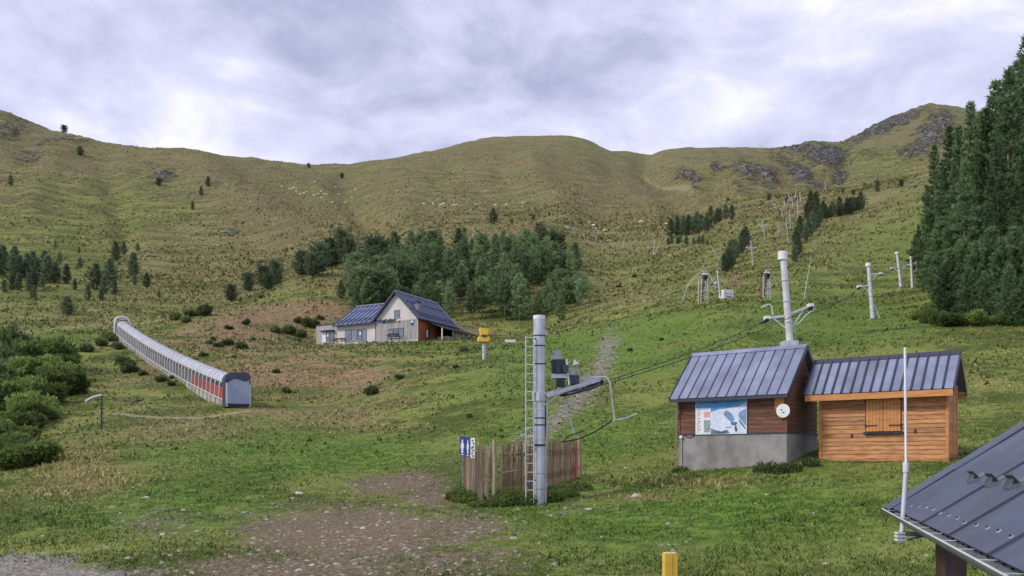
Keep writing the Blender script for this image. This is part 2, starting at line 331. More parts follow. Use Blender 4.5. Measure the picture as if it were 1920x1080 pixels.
def W(px, py, d): return Vector(((px-HX)/F*d, d, (HY-py)/F*d))
def mat_ground():
    t = NT('ground'); geo = t.n('ShaderNodeNewGeometry'); P = geo.outputs['Position']
    A = t.n('ShaderNodeVertexColor', layer_name='mask'); B = t.n('ShaderNodeVertexColor', layer_name='mask2')
    sa = t.n('ShaderNodeSeparateColor'); t.l(A.outputs[0], sa.inputs[0]); sb = t.n('ShaderNodeSeparateColor'); t.l(B.outputs[0], sb.inputs[0])
    trk, rck, ear = sa.outputs[0], sa.outputs[1], sa.outputs[2]; lsh, dr, grv = sb.outputs[0], sb.outputs[1], sb.outputs[2]
    sp = t.n('ShaderNodeSeparateXYZ'); t.l(P, sp.inputs[0]); dist = sp.outputs[1]
    farf = t.ss(dist, 90, 420); midf = t.ss(dist, 30, 90)
    big = t.noise(P, 0.018, 5, 0.62); med = t.noise(P, 0.16, 5, 0.65); fine = t.noise(P, 2.1, 5, 0.75); vf = t.noise(P, 9.0, 3, 0.7)
    ter = t.noise(P, 0.14, 4, 0.65, (0.22, 0.22, 1.0)); ter2 = t.noise(P, 0.42, 4, 0.68, (0.22, 0.22, 1.1))
    # green turf, dry straw grass, heath brown
    def n_(a, k, b): return t.math('ADD', a, t.math('MULTIPLY', t.math('SUBTRACT', b, 0.5), k*2.0))
    turf = t.mix(t.ss(fine, 0.36, 0.66), (0.050, 0.098, 0.013, 1), (0.165, 0.262, 0.040, 1))
    turf = t.mix(t.math('MULTIPLY', t.ss(med, 0.42, 0.68), 0.5), turf, (0.165, 0.200, 0.046, 1))
    straw = t.mix(t.ss(fine, 0.3, 0.7), (0.095, 0.095, 0.030, 1), (0.300, 0.245, 0.105, 1))
    strawm = t.ss(n_(n_(dr, 0.9, med), 0.9, fine), 0.22, 0.95)
    lushm = t.ss(n_(n_(lsh, 0.55, med), 0.5, fine), 0.1, 0.8)
    mid = t.mix(t.ss(n_(t.math('MULTIPLY', fine, 1.0), 0.7, med), 0.36, 0.68), (0.070, 0.100, 0.018, 1), (0.235, 0.255, 0.064, 1))
    near = t.mix(lushm, mid, turf); near = t.mix(strawm, near, straw)
    fa = t.mix(t.ss(n_(big, 0.4, med), 0.40, 0.60), (0.150, 0.148, 0.046, 1), (0.225, 0.178, 0.088, 1))
    fa = t.mix(t.math('MULTIPLY', t.ss(n_(ter, 0.35, ter2), 0.44, 0.60), 0.8), fa, (0.310, 0.275, 0.118, 1))
    fa = t.mix(t.math('MULTIPLY', t.ss(n_(ter2, 0.5, med), 0.54, 0.66), 0.65), fa, (0.075, 0.070, 0.032, 1))
    fl = t.mix(t.ss(n_(ter, 0.5, ter2), 0.40, 0.60), (0.105, 0.140, 0.028, 1), (0.235, 0.255, 0.068, 1))
    fa = t.mix(t.math('MULTIPLY', t.ss(n_(lsh, 0.7, med), 0.15, 0.75), 0.85), fa, fl)
    fa = t.mix(t.math('MULTIPLY', t.ss(n_(dr, 0.7, ter), 0.2, 0.9), 0.5), fa, (0.215, 0.180, 0.082, 1))
    fa = t.mix(1.0, fa, t.cgrey(t.noise(P, 0.85, 3, 0.7, (0.55, 0.55, 1.0)), 0.05, 1.95), 'MULTIPLY')
    fa = t.mix(t.math('MULTIPLY', t.ss(n_(B.outputs['Alpha'], 0.7, ter), 0.15, 0.85), 0.5), fa, t.mix(t.ss(ter2, 0.42, 0.6), (0.125, 0.094, 0.054, 1), (0.225, 0.178, 0.105, 1)))  # heath brown, doubling as painted shade on the spur facets
    # dark heather and juniper speckle
    spk = t.noise(P, 0.33, 5, 0.75, (1, 1, 1.6), off=(31, 7, 2)); fa = t.mix(t.math('MULTIPLY', t.ss(n_(spk, 0.4, big), 0.58, 0.70), 0.75), fa, (0.045, 0.050, 0.024, 1))
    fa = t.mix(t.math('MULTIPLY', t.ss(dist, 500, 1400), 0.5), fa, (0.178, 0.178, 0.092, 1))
    k = t.mix(farf, near, fa)
    # earth
    em = t.ss(n_(n_(ear, 0.9, med), 0.55, fine), 0.28, 0.62)
    ecol = t.mix(t.ss(t.noise(P, 1.1, 6, 0.7, (1, 1, 2)), 0.35, 0.68), (0.165, 0.100, 0.052, 1), (0.360, 0.245, 0.140, 1))
    k = t.mix(t.math('MULTIPLY', em, 0.88), k, ecol)
    # trodden dirt with small stones
    tm = t.ss(n_(n_(trk, 0.75, t.noise(P, 0.9, 5, 0.65)), 0.75, fine), 0.30, 0.78)
    peb = t.n('ShaderNodeTexVoronoi', feature='F1'); t.l(P, peb.inputs['Vector']); peb.inputs['Scale'].default_value = 9.5
    pc = t.n('ShaderNodeSeparateColor'); t.l(peb.outputs['Color'], pc.inputs[0])
    dcol = t.mix(t.ss(vf, 0.3, 0.7), (0.098, 0.072, 0.046, 1), (0.240, 0.182, 0.125, 1))
    stone = t.math('MULTIPLY', t.ss(peb.outputs['Distance'], 0.42, 0.25), t.ss(pc.outputs[0], 0.62, 0.75))
    dcol = t.mix(t.math('MULTIPLY', stone, 0.8), dcol, t.mix(pc.outputs[1], (0.20, 0.165, 0.13, 1), (0.33, 0.29, 0.245, 1)))
    k = t.mix(t.math('MULTIPLY', tm, 0.93), k, dcol)
    gm = t.ss(n_(n_(grv, 0.8, t.noise(P, 0.9, 5, 0.65)), 0.6, fine), 0.32, 0.62)
    gcol = t.mix(t.ss(vf, 0.3, 0.7), (0.13, 0.118, 0.098, 1), (0.33, 0.305, 0.27, 1)); gcol = t.mix(t.math('MULTIPLY', stone, 0.7), gcol, (0.45, 0.43, 0.40, 1))
    k = t.mix(gm, k, gcol)
    # pale worn path (alpha of mask)
    pm = t.ss(n_(A.outputs['Alpha'], 0.5, fine), 0.3, 0.7); k = t.mix(t.math('MULTIPLY', pm, 0.75), k, (0.31, 0.275, 0.165, 1))
    # rock
    rn = t.noise(P, 0.045, 7, 0.75, (1, 1, 0.6)); rm = t.ss(n_(n_(rck, 1.5, rn), 0.9, ter2), 0.52, 0.80)
    rc = t.mix(t.ss(t.noise(P, 0.16, 5, 0.75, (1.2, 1.2, 0.6)), 0.44, 0.64), (0.060, 0.058, 0.052, 1), (0.30, 0.292, 0.265, 1))
    k = t.mix(rm, k, rc)
    t.put(t.b.inputs['Base Color'], k); t.b.inputs['Roughness'].default_value = 0.95; t.b.inputs['Specular IOR Level'].default_value = 0.15
    h1 = t.math('MULTIPLY', vf, 0.05); h2 = t.math('MULTIPLY', fine, 0.16)
    h3 = t.math('MULTIPLY', t.math('ADD', ter2, t.math('MULTIPLY', spk, 1.2)), t.math('MULTIPLY', farf, 2.0))
    h4 = t.math('MULTIPLY', t.math('MULTIPLY', t.noise(P, 0.12, 4, 0.7), rm), 9.0)
    hh = t.math('ADD', t.math('ADD', h1, h2), t.math('ADD', h3, h4)); t.bump(hh, 0.9, 1.0)
    return t.m
def build_ground():
    V = np.stack([X, Y, Z], -1).reshape(-1, 3)
    i = np.arange(NU-1)[:, None]*ND+np.arange(ND-1)[None]; i = i.ravel()
    Q = np.stack([i, i+ND, i+ND+1, i+1], -1)
    me = tri_mesh('ground', V, Q, mat_ground(), np.stack([track, rock, earth, path], -1).reshape(-1, 4))
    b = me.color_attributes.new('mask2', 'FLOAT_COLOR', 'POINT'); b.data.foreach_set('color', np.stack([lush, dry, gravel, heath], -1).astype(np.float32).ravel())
    me.polygons.foreach_set('use_smooth', [True]*len(me.polygons))
    kind(link('ground', me), 'structure')
build_ground()
# ------------------------------------------------------------------ materials of built things
M_ROOF = surf('slate_blue_metal', (0.275, 0.305, 0.42), 0.36, 0.25, 0.2, 1.2, None, 0.08, 0.10, None, 0.2)
M_SROOF = surf('shelter_roof_metal', (0.10, 0.125, 0.195), 0.42, 0.30, 0.2, 1.6, None, 0.06, 0.05, None, 0.25)
M_ROOFL = surf('lodge_roof_metal', (0.125, 0.165, 0.345), 0.34, 0.2, 0.15, 0.5, None, 0.0, 0.12, None, 0.14)
M_SEAM = surf('dark_seam_metal', (0.055, 0.060, 0.085), 0.45, 0.3, 0.15, 2)
M_DWOOD = surf('dark_stained_boards', (0.200, 0.085, 0.047), 0.75, 0, 0.3, 2.2, (1, 9, 9), 0.4, 0.30, (0.085, 0.036, 0.022), 0.25)
M_OWOOD = surf('orange_stained_boards', (0.54, 0.26, 0.090), 0.6, 0, 0.25, 2.0, (1, 8, 8), 0.35, 0.30, (0.30, 0.105, 0.030), 0.25)
M_OTRIM = surf('orange_trim', (0.62, 0.28, 0.085), 0.6, 0, 0.2, 2.0, (1, 6, 6), 0.2, 0.08, (0.46, 0.18, 0.05), 0.08)
M_CONC = surf('rough_concrete', (0.32, 0.305, 0.285), 0.9, 0, 0.28, 1.3, None, 0.6, 0, (0.19, 0.185, 0.175), 0.6)
M_PCONC = surf('pale_concrete', (0.50, 0.47, 0.40), 0.9, 0, 0.2, 2, None, 0.4)
M_STEEL = surf('galvanised_steel', (0.62, 0.645, 0.70), 0.45, 0.15, 0.22, 2.0, (2, 2, 0.5), 0.08, 0.05, None, 0.18)
M_PSTEEL = surf('pale_painted_steel', (0.66, 0.66, 0.66), 0.5, 0.05, 0.15, 2.0, None, 0.0, 0.06, None, 0.16)
M_DSTEEL = surf('dark_steel', (0.045, 0.048, 0.055), 0.45, 0.4, 0.3, 4, None, 0.1)
M_MOTOR = surf('blue_black_motor', (0.050, 0.066, 0.105), 0.4, 0.2, 0.3, 6, None, 0.2)
M_WHITE = surf('white_paint', (0.78, 0.78, 0.78), 0.5, 0, 0.08, 2, None, 0, 0, None, 0.08)
M_BLACK = surf('black_rubber', (0.014, 0.014, 0.016), 0.6, 0, 0.3, 4)
M_RED = surf('red_paint', (0.62, 0.035, 0.030), 0.5, 0, 0.2, 3)
M_YELLOW = surf('yellow_foam', (0.78, 0.50, 0.060), 0.65, 0, 0.12, 3, None, 0.1, 0, None, 0.14)
M_BLUE = surf('sign_blue', (0.022, 0.045, 0.26), 0.45, 0, 0.1, 3)
M_SLAT = surf('weathered_slats', (0.38, 0.265, 0.18), 0.9, 0, 0.35, 2.2, (8, 8, 0.7), 0.6, 0.40, (0.22, 0.15, 0.10), 0.2)
M_POST = surf('pale_wood_post', (0.46, 0.36, 0.26), 0.9, 0, 0.25, 2.2, (8, 8, 0.7), 0.6, 0.15, (0.30, 0.225, 0.155), 0.15)
M_PLASTER = surf('cream_render', (0.66, 0.62, 0.59), 0.9, 0, 0.10, 0.5, None, 0.1, 0, None, 0.10)
M_GWOOD = surf('silvered_timber', (0.46, 0.43, 0.415), 0.85, 0, 0.3, 1.4, (6, 6, 0.4), 0.2, 0.12, (0.29, 0.26, 0.245), 0.2)
M_GLASS = surf('window_glass', (0.20, 0.25, 0.31), 0.08, 0.0, 0.3, 0.6, None, 0, 0.2, None, 0, 0.9)
M_FRAME = surf('dark_window_frame', (0.030, 0.034, 0.045), 0.5, 0, 0.1, 3)
M_RSTONE = surf('rubble_stone_wall', (0.40, 0.33, 0.26), 0.95, 0, 0.45, 2.2, None, 0.8, 0, (0.20, 0.155, 0.12))
M_BROWN = surf('brown_painted_post', (0.060, 0.034, 0.026), 0.6, 0, 0.3, 2, (6, 6, 0.6), 0.3)
M_ZINC = surf('zinc_gutter', (0.20, 0.23, 0.25), 0.42, 0.4, 0.15, 2, None, 0, 0.05, None, 0.15)
def place(name, label, cat, px, py, d, rz):
    return thing(name, label, cat, W(px, py, d), rz)
def on_wall(o, px, py, y=0.0):              # local x, z of the point of the wall (plane y) seen at a photo pixel
    c, s = math.cos(o.rotation_euler.z), math.sin(o.rotation_euler.z); X0 = o.location.x-s*y; Y0 = o.location.y+c*y; u = (px-HX)/F
    q = (u*Y0-X0)/(c-u*s); return q, (HY-py)/F*(Y0+s*q)-o.location.z
def slope_panels(root, x0, x1, n, ye, ze, yr, zr, th, mp, ms, swap=False, seam=0.035):
    """n sheet panels with standing seams from eave (ye,ze) to ridge (yr,zr), side by side along x"""
    L = math.hypot(yr-ye, zr-ze); nv = Vector((0, -(zr-ze)/L, (yr-ye)/L)) if yr > ye else Vector((0, (zr-ze)/L, (ye-yr)/L))
    def mp_(x, y, z): return (y, x, z) if swap else (x, y, z)
    for i in range(n):
        a = x0+(x1-x0)*i/n; b = x0+(x1-x0)*(i+1)/n-0.006
        lo = [Vector((a, ye, ze)), Vector((b, ye, ze)), Vector((b, yr, zr)), Vector((a, yr, zr))]; hi = [p+nv*th for p in lo]
        m = MB().hexa([mp_(*p) for p in lo+hi]); m.build('roof_panel', mp, root)
        s = MB(); w = seam*0.55; up = nv*(th+seam)
        lo = [Vector((a-w, ye-0.01, ze)), Vector((a+w, ye-0.01, ze)), Vector((a+w, yr, zr)), Vector((a-w, yr, zr))]
        s.hexa([mp_(*p) for p in lo]+[mp_(*(p+up)) for p in lo]); s.build('roof_seam', ms, root)
# ------------------------------------------------------------------ dark timber hut on a concrete base
def dark_hut():
    RZ = math.radians(-38); o = place('timber_hut', 'dark brown timber hut on a grey concrete base with slate-blue metal roof', 'hut', 1475, 866, 29.0, RZ); Z0 = o.location.z
    z = lambda w: w-Z0
    L, D = 4.05, 3.15; zc, ze, zr = z(0.86), z(2.42), z(3.93)
    MB().box(-L, 0, 0, D, -1.6, zc).build('concrete_base', M_CONC, o)
    MB().box(-L-0.03, 0.03, -0.03, D+0.03, zc+0.002, zc+0.05).build('sill_beam', M_SEAM, o)
    ctr = D/2
    MB().poly([(-L+0.05, 0.05, zc+0.02), (-L+0.05, D-0.05, zc+0.02), (-L+0.05, D-0.05, ze), (-L+0.05, ctr, zr-0.1), (-L+0.05, 0.05, ze)], (L-0.10, 0, 0)).build('wall_core', M_BROWN, o)
    n = 11; h = (ze-zc-0.05)/n
    for i in range(n):
        a = zc+0.05+i*h
        MB().box(-L, -0.02, 0.012, 0.045, a+0.004, a+h-0.004).build('plank', M_DWOOD, o)
    nn = 22; h = (zr-0.02-zc-0.05)/nn
    for i in range(nn):
        a = zc+0.05+i*h; b = a+h-0.006
        def yl(q): return 0.0 if q < ze else (q-ze)/(zr-ze)*ctr
        y0, y1 = max(0.02, yl(b)+0.02), min(D-0.02, D-yl(b)-0.02)
        if y1-y0 > 0.08: MB().box(-0.045, -0.008, y0, y1, a+0.003, b).build('plank', M_DWOOD, o)
    MB().box(-0.08, 0.012, -0.016, 0.06, zc+0.05, ze).build('corner_post', M_DWOOD, o); MB().box(-L-0.012, -L+0.07, -0.016, 0.06, zc+0.05, ze).build('corner_post', M_DWOOD, o)
    yr = ctr; f = 0.32; sl = (zr-ze)/ctr; e0 = ze-sl*f
    slope_panels(o, -L-0.20, 0.16, 12, -f, e0+0.06, yr, zr+0.06, 0.02, M_ROOF, M_SEAM, False, 0.022)
    slope_panels(o, -L-0.20, 0.16, 12, D+f, e0+0.06, yr, zr+0.06, 0.02, M_ROOF, M_SEAM)
    MB().poly([(-L-0.22, yr-0.14, zr-0.02), (-L-0.22, yr, zr+0.13), (-L-0.22, yr+0.14, zr-0.02), (-L-0.22, yr, zr+0.09)], (L+0.40, 0, 0)).build('ridge_cap', M_ROOF, o)
    for s in (0, 1):
        ya = -f if s == 0 else D+f
        MB().beam((0.165, ya, e0+0.04), (0.165, yr, zr+0.04), 0.03, 0.14).build('verge_board', M_SEAM, o)
        MB().beam((-L-0.205, ya, e0+0.04), (-L-0.205, yr, zr+0.04), 0.03, 0.14).build('verge_board', M_SEAM, o)
    MB().box(-L-0.18, 0.14, -f, -f+0.03, e0-0.05, e0+0.05).build('fascia', M_SEAM, o)
    MB().box(-L-0.18, 0.14, -f+0.03, 0.05, e0-0.02, e0+0.0).build('soffit', M_BROWN, o)
    MB().box(-0.42, -0.085, -0.004, 0.010, z(1.70), z(2.28)).build('patch_board', M_OTRIM, o)
    # drain pipe and lamp at the left corner
    q = MB().tube([(-L+0.10, -0.30, e0-0.03), (-L+0.02, -0.10, zc+0.9), (-L-0.06, -0.05, zc+0.5), (-L-0.07, -0.05, -0.25), (-L-0.16, -0.06, -0.45)], 0.022, 6); q.build('drain_pipe', M_POST, o, True)
    MB().tube([(-L+0.14, -0.03, zc-0.12), (-L+0.14, -0.03, -0.7)], 0.025, 6).build('conduit', M_PCONC, o)
    MB().tube([(-L+0.14, -0.10, zc-0.06), (-L+0.14, -0.01, zc-0.06)], 0.055, 10).build('lamp', M_WHITE, o)
    MB().tube([(-L+0.2+0.5*i/8, -0.02, zc+0.03-0.12*math.sin(math.pi*i/8)) for i in range(9)], 0.012, 5).build('cable', M_BLACK, o)
    # piste map board hanging on the front
    x0, za = on_wall(o, 1304, 815, -0.05); x1, zb = on_wall(o, 1400, 748, -0.05)
    b = thing('piste_map_board', 'large blue and white piste map board on the front of the dark hut', 'map board', o.matrix_basis @ Vector((x0, -0.03, za)), RZ)
    w, h = x1-x0, zb-za
    MB().box(0, w, -0.02, 0.022, 0, h).build('board', M_WHITE, b)
    def pr(name, pts, mat, k): MB().poly([(u*w, -0.02-0.0015*k, v*h) for u, v in reversed(pts)], (0, 0.001, 0)).build(name, mat, b)
    SK = surf('map_sky_blue', (0.055, 0.27, 0.62), 0.4, 0, 0.3, 2.0, None, 0, 0, (0.12, 0.42, 0.72)); SN = surf('map_snow', (0.70, 0.76, 0.86), 0.4, 0, 0.1, 5, None, 0, 0, (0.52, 0.60, 0.76))
    SB = surf('map_shade_blue', (0.20, 0.33, 0.55), 0.4, 0, 0.2, 5); SD = surf('map_dark', (0.035, 0.075, 0.15), 0.5, 0, 0.4, 5, None, 0, 0, (0.15, 0.24, 0.34)); LG = surf('map_legend', (0.78, 0.80, 0.82), 0.5, 0, 0.05, 3)
    RK = surf('map_red_block', (0.55, 0.16, 0.15), 0.5, 0, 0.4, 30, None, 0, 0, (0.75, 0.60, 0.58)); GR = surf('map_green_block', (0.10, 0.14, 0.13), 0.5, 0, 0.4, 24, None, 0, 0, (0.45, 0.52, 0.50)); NV = surf('map_ink', (0.02, 0.03, 0.12), 0.5, 0, 0.1, 3)
    pr('map_sky', [(0.008,0.45),(0.992,0.45),(0.992,0.99),(0.008,0.99)], SK, 1)
    pr('map_snowfield', [(0.3,0.01),(0.99,0.01),(0.99,0.90),(0.93,0.86),(0.86,0.80),(0.78,0.77),(0.66,0.76),(0.60,0.74),(0.50,0.74),(0.44,0.72),(0.38,0.68),(0.3,0.66)], SN, 2)
    pr('map_shadow', [(0.60,0.70),(0.66,0.66),(0.74,0.55),(0.77,0.42),(0.72,0.33),(0.66,0.40),(0.60,0.50),(0.56,0.58)], SB, 3)
    pr('map_shadow', [(0.99,0.72),(0.99,0.22),(0.92,0.36),(0.84,0.50),(0.86,0.62),(0.92,0.68)], SB, 3)
    for q in ([(0.31,0.18),(0.40,0.12),(0.52,0.08),(0.62,0.13),(0.68,0.04),(0.60,0.012),(0.31,0.012)], [(0.69,0.32),(0.76,0.36),(0.83,0.33),(0.80,0.26),(0.83,0.12),(0.80,0.03),(0.77,0.14),(0.78,0.24),(0.71,0.27)], [(0.86,0.44),(0.93,0.30),(0.98,0.16),(0.98,0.12),(0.91,0.24),(0.86,0.36)], [(0.60,0.20),(0.72,0.21),(0.72,0.19),(0.60,0.18)]): pr('map_forest', q, SD, 4)
    pr('map_legend', [(0.012,0.015),(0.305,0.015),(0.305,0.78),(0.012,0.78)], LG, 3)
    pr('legend_block', [(0.17,0.50),(0.30,0.50),(0.30,0.68),(0.17,0.68)], RK, 4); pr('legend_block', [(0.17,0.06),(0.30,0.06),(0.30,0.43),(0.17,0.43)], GR, 4)
    for i in range(15): pr('legend_line', [(0.035,0.06+0.046*i),(0.07+0.05*((i*7) % 5)/4,0.06+0.046*i),(0.07+0.05*((i*7) % 5)/4,0.073+0.046*i),(0.035,0.073+0.046*i)], NV, 4)
    pr('legend_line', [(0.03,0.745),(0.28,0.745),(0.28,0.765),(0.03,0.765)], SB, 4)
    text(b, 'DOMAINE SKIABLE - PLAN DES PISTES', 0.075, (0.12*w, -0.0245, 0.925*h), NV, 0.72*w)
    # round white sign at the corner
    x, zz = on_wall(o, 1468, 770, -0.12); r = thing('round_sign', 'round white sign with two dark bird-like marks on the corner of the dark hut', 'sign', o.matrix_basis @ Vector((x, -0.10, zz)), RZ)
    MB().tube([(0, 0.0, 0), (0, -0.02, 0)], 0.235, 28).build('disc', M_WHITE, r); MB().tube([(0, 0.12, 0), (0, 0, 0)], 0.03, 8).build('bracket', M_SEAM, r)
    for u, v, k in ((-0.06, 0.03, 1), (0.03, -0.06, -1)): MB().poly([(u+0.08*a*k, -0.0225, v+0.08*c) for a, c in ((-0.8,0.35),(-0.4,0.15),(0,0.3),(0.5,0.15),(0.9,-0.1),(0.4,-0.15),(0.1,-0.45),(-0.2,-0.1))][::(-1 if k > 0 else 1)], (0, 0.0015, 0)).build('emblem', M_FRAME, r)
def text(parent, s, size, loc, m, width=None, name='lettering', rz=0.0, flat=False):
    cu = bpy.data.curves.new('t', 'FONT'); cu.body = s; cu.size = size; cu.extrude = 0.0006
    t = bpy.data.objects.new('t', cu); C.objects.link(t); bpy.context.view_layer.update()
    me = bpy.data.meshes.new_from_object(t.evaluated_get(bpy.context.evaluated_depsgraph_get())); bpy.data.objects.remove(t)
    k = 1.0
    xs = [v.co.x for v in me.vertices]
    if width and xs: k = width/(max(xs)-min(xs))
    for v in me.vertices: v.co = (v.co.x*k, 0 - v.co.z, v.co.y)
    me.materials.clear(); me.materials.append(m); o = kind(link(name, me, parent), 'stuff'); o.location = loc; o.rotation_euler = (0, 0, rz); return o
dark_hut()
def orange_hut():
    RZ = math.radians(-38); o = place('timber_hut', 'new orange-brown timber hut with closed shutters and dark metal roof', 'hut', 1779, 859, 27.0, RZ); Z0 = o.location.z
    z = lambda w: w-Z0; L, D = 4.07, 1.3; zb, ze, zr = 0.0, z(2.40), z(3.34); ctr = D/2
    MB().box(-L+0.05, -0.05, 0.06, D, -1.0, -0.01).build('foundation', M_PCONC, o)
    MB().poly([(-L+0.05, 0.06, 0), (-L+0.05, D-0.05, 0), (-L+0.05, D-0.05, ze), (-L+0.05, ctr, zr-0.1), (-L+0.05, 0.06, ze)], (L-0.10, 0, 0)).build('wall_core', M_BROWN, o)
    sx0, sz0 = on_wall(o, 1624, 812); sx1, sz1 = on_wall(o, 1689, 736)
    n = 17; h = ze/n
    for i in range(n):
        a = i*h
        for (p, q) in (((-L+0.08, sx0-0.03), (sx1+0.03, -0.06)) if sz0 < a+h/2 < sz1 else ((-L+0.08, -0.06),)):
            MB().hexa([(p,-0.004,a),(q,-0.004,a),(q,0.05,a),(p,0.05,a),(p,0.018,a+h-0.003),(q,0.018,a+h-0.003),(q,0.05,a+h-0.003),(p,0.05,a+h-0.003)]).build('plank', M_OWOOD, o)
    nn = int(zr/h)
    for i in range(nn+1):
        a = i*h; b = min(a+h-0.003, zr-0.03); q = 0.0 if b < ze else (b-ze)/(zr-ze)*ctr
        if D-2*q > 0.25: MB().box(-0.045, -0.006, 0.07+q*0.9, D-0.05-q, a, b).build('plank', M_OWOOD, o)
    for x in (-L, -0.09): MB().box(x, x+0.09, -0.022, 0.06, 0, ze+0.05).build('corner_post', M_OTRIM, o)
    MB().box(-0.05, 0.015, D-0.08, D+0.01, 0, ze).build('corner_post', M_OTRIM, o); MB().box(-0.03, 0.012, 0.7, 0.78, 0, ze+0.4).build('batten', M_OTRIM, o)
    MB().box(-L, 0.0, -0.01, 0.05, -0.10, -0.002).build('base_board', M_OWOOD, o)
    # window with closed shutters
    wdw = MB().box(sx0-0.05, sx1+0.05, 0.02, 0.045, sz0-0.02, sz1+0.03).build('window', M_DWOOD, o)
    for s in (0, 1):
        a = sx0 if s == 0 else (sx0+sx1)/2+0.006; b = (sx0+sx1)/2-0.006 if s == 0 else sx1
        sh = MB().box(a, b, -0.014, 0.016, sz0+0.05, sz1).build('shutter', M_OWOOD, wdw)
        for i in range(5):
            p = a+(b-a)*i/5; MB().box(p+0.004, p+(b-a)/5-0.004, -0.028, -0.012, sz0+0.05, sz1).build('shutter_board', M_OTRIM, wdw)
        for zz in (sz0+0.24, sz1-0.18):
            MB().box(a if s == 0 else b-0.36, a+0.36 if s == 0 else b, -0.040, -0.026, zz-0.02, zz+0.02).build('hinge', M_BLACK, wdw)
            MB().box((a-0.03) if s == 0 else b-0.01, a+0.01 if s == 0 else b+0.03, -0.045, -0.02, zz-0.07, zz+0.07).build('hinge', M_BLACK, wdw)
    MB().box(sx0-0.07, sx1+0.07, -0.10, 0.02, sz0-0.03, sz0+0.03).build('sill', M_DSTEEL, wdw)
    for px, py in ((1597, 817), (1716, 808)):
        x, q = on_wall(o, px, py); MB().box(x-0.025, x+0.025, -0.03, 0.0, q-0.06, q+0.06).build('latch', M_BLACK, o)
    f = 0.42; sl = (zr-ze)/ctr; e0 = ze-sl*f*0.55; 
    slope_panels(o, -L-0.36, 0.22, 15, -f, e0+0.12, ctr, zr+0.08, 0.02, M_ROOF, M_SEAM, False, 0.045)
    slope_panels(o, -L-0.36, 0.22, 15, D+f, e0+0.12, ctr, zr+0.08, 0.02, M_ROOF, M_SEAM, False, 0.045)
    MB().poly([(-L-0.37, ctr-0.12, zr+0.01), (-L-0.37, ctr, zr+0.16), (-L-0.37, ctr+0.12, zr+0.01), (-L-0.37, ctr, zr+0.12)], (L+0.60, 0, 0)).build('ridge_cap', M_SEAM, o)
    MB().box(-L-0.34, 0.20, -f-0.005, -f+0.035, e0-0.10, e0+0.105).build('fascia', M_OTRIM, o); MB().box(-L-0.33, 0.19, -f+0.035, 0.03, e0-0.03, e0-0.01).build('soffit', M_BROWN, o)
    MB().box(-L-0.34, 0.20, D+f-0.035, D+f+0.005, e0-0.10, e0+0.105).build('fascia', M_OTRIM, o)
    for x in (0.215, -L-0.365):
        for ya in (-f, D+f): MB().beam((x, ya, e0+0.06), (x, ctr, zr+0.03), 0.025, 0.16).build('verge_board', M_SEAM, o)
orange_hut()
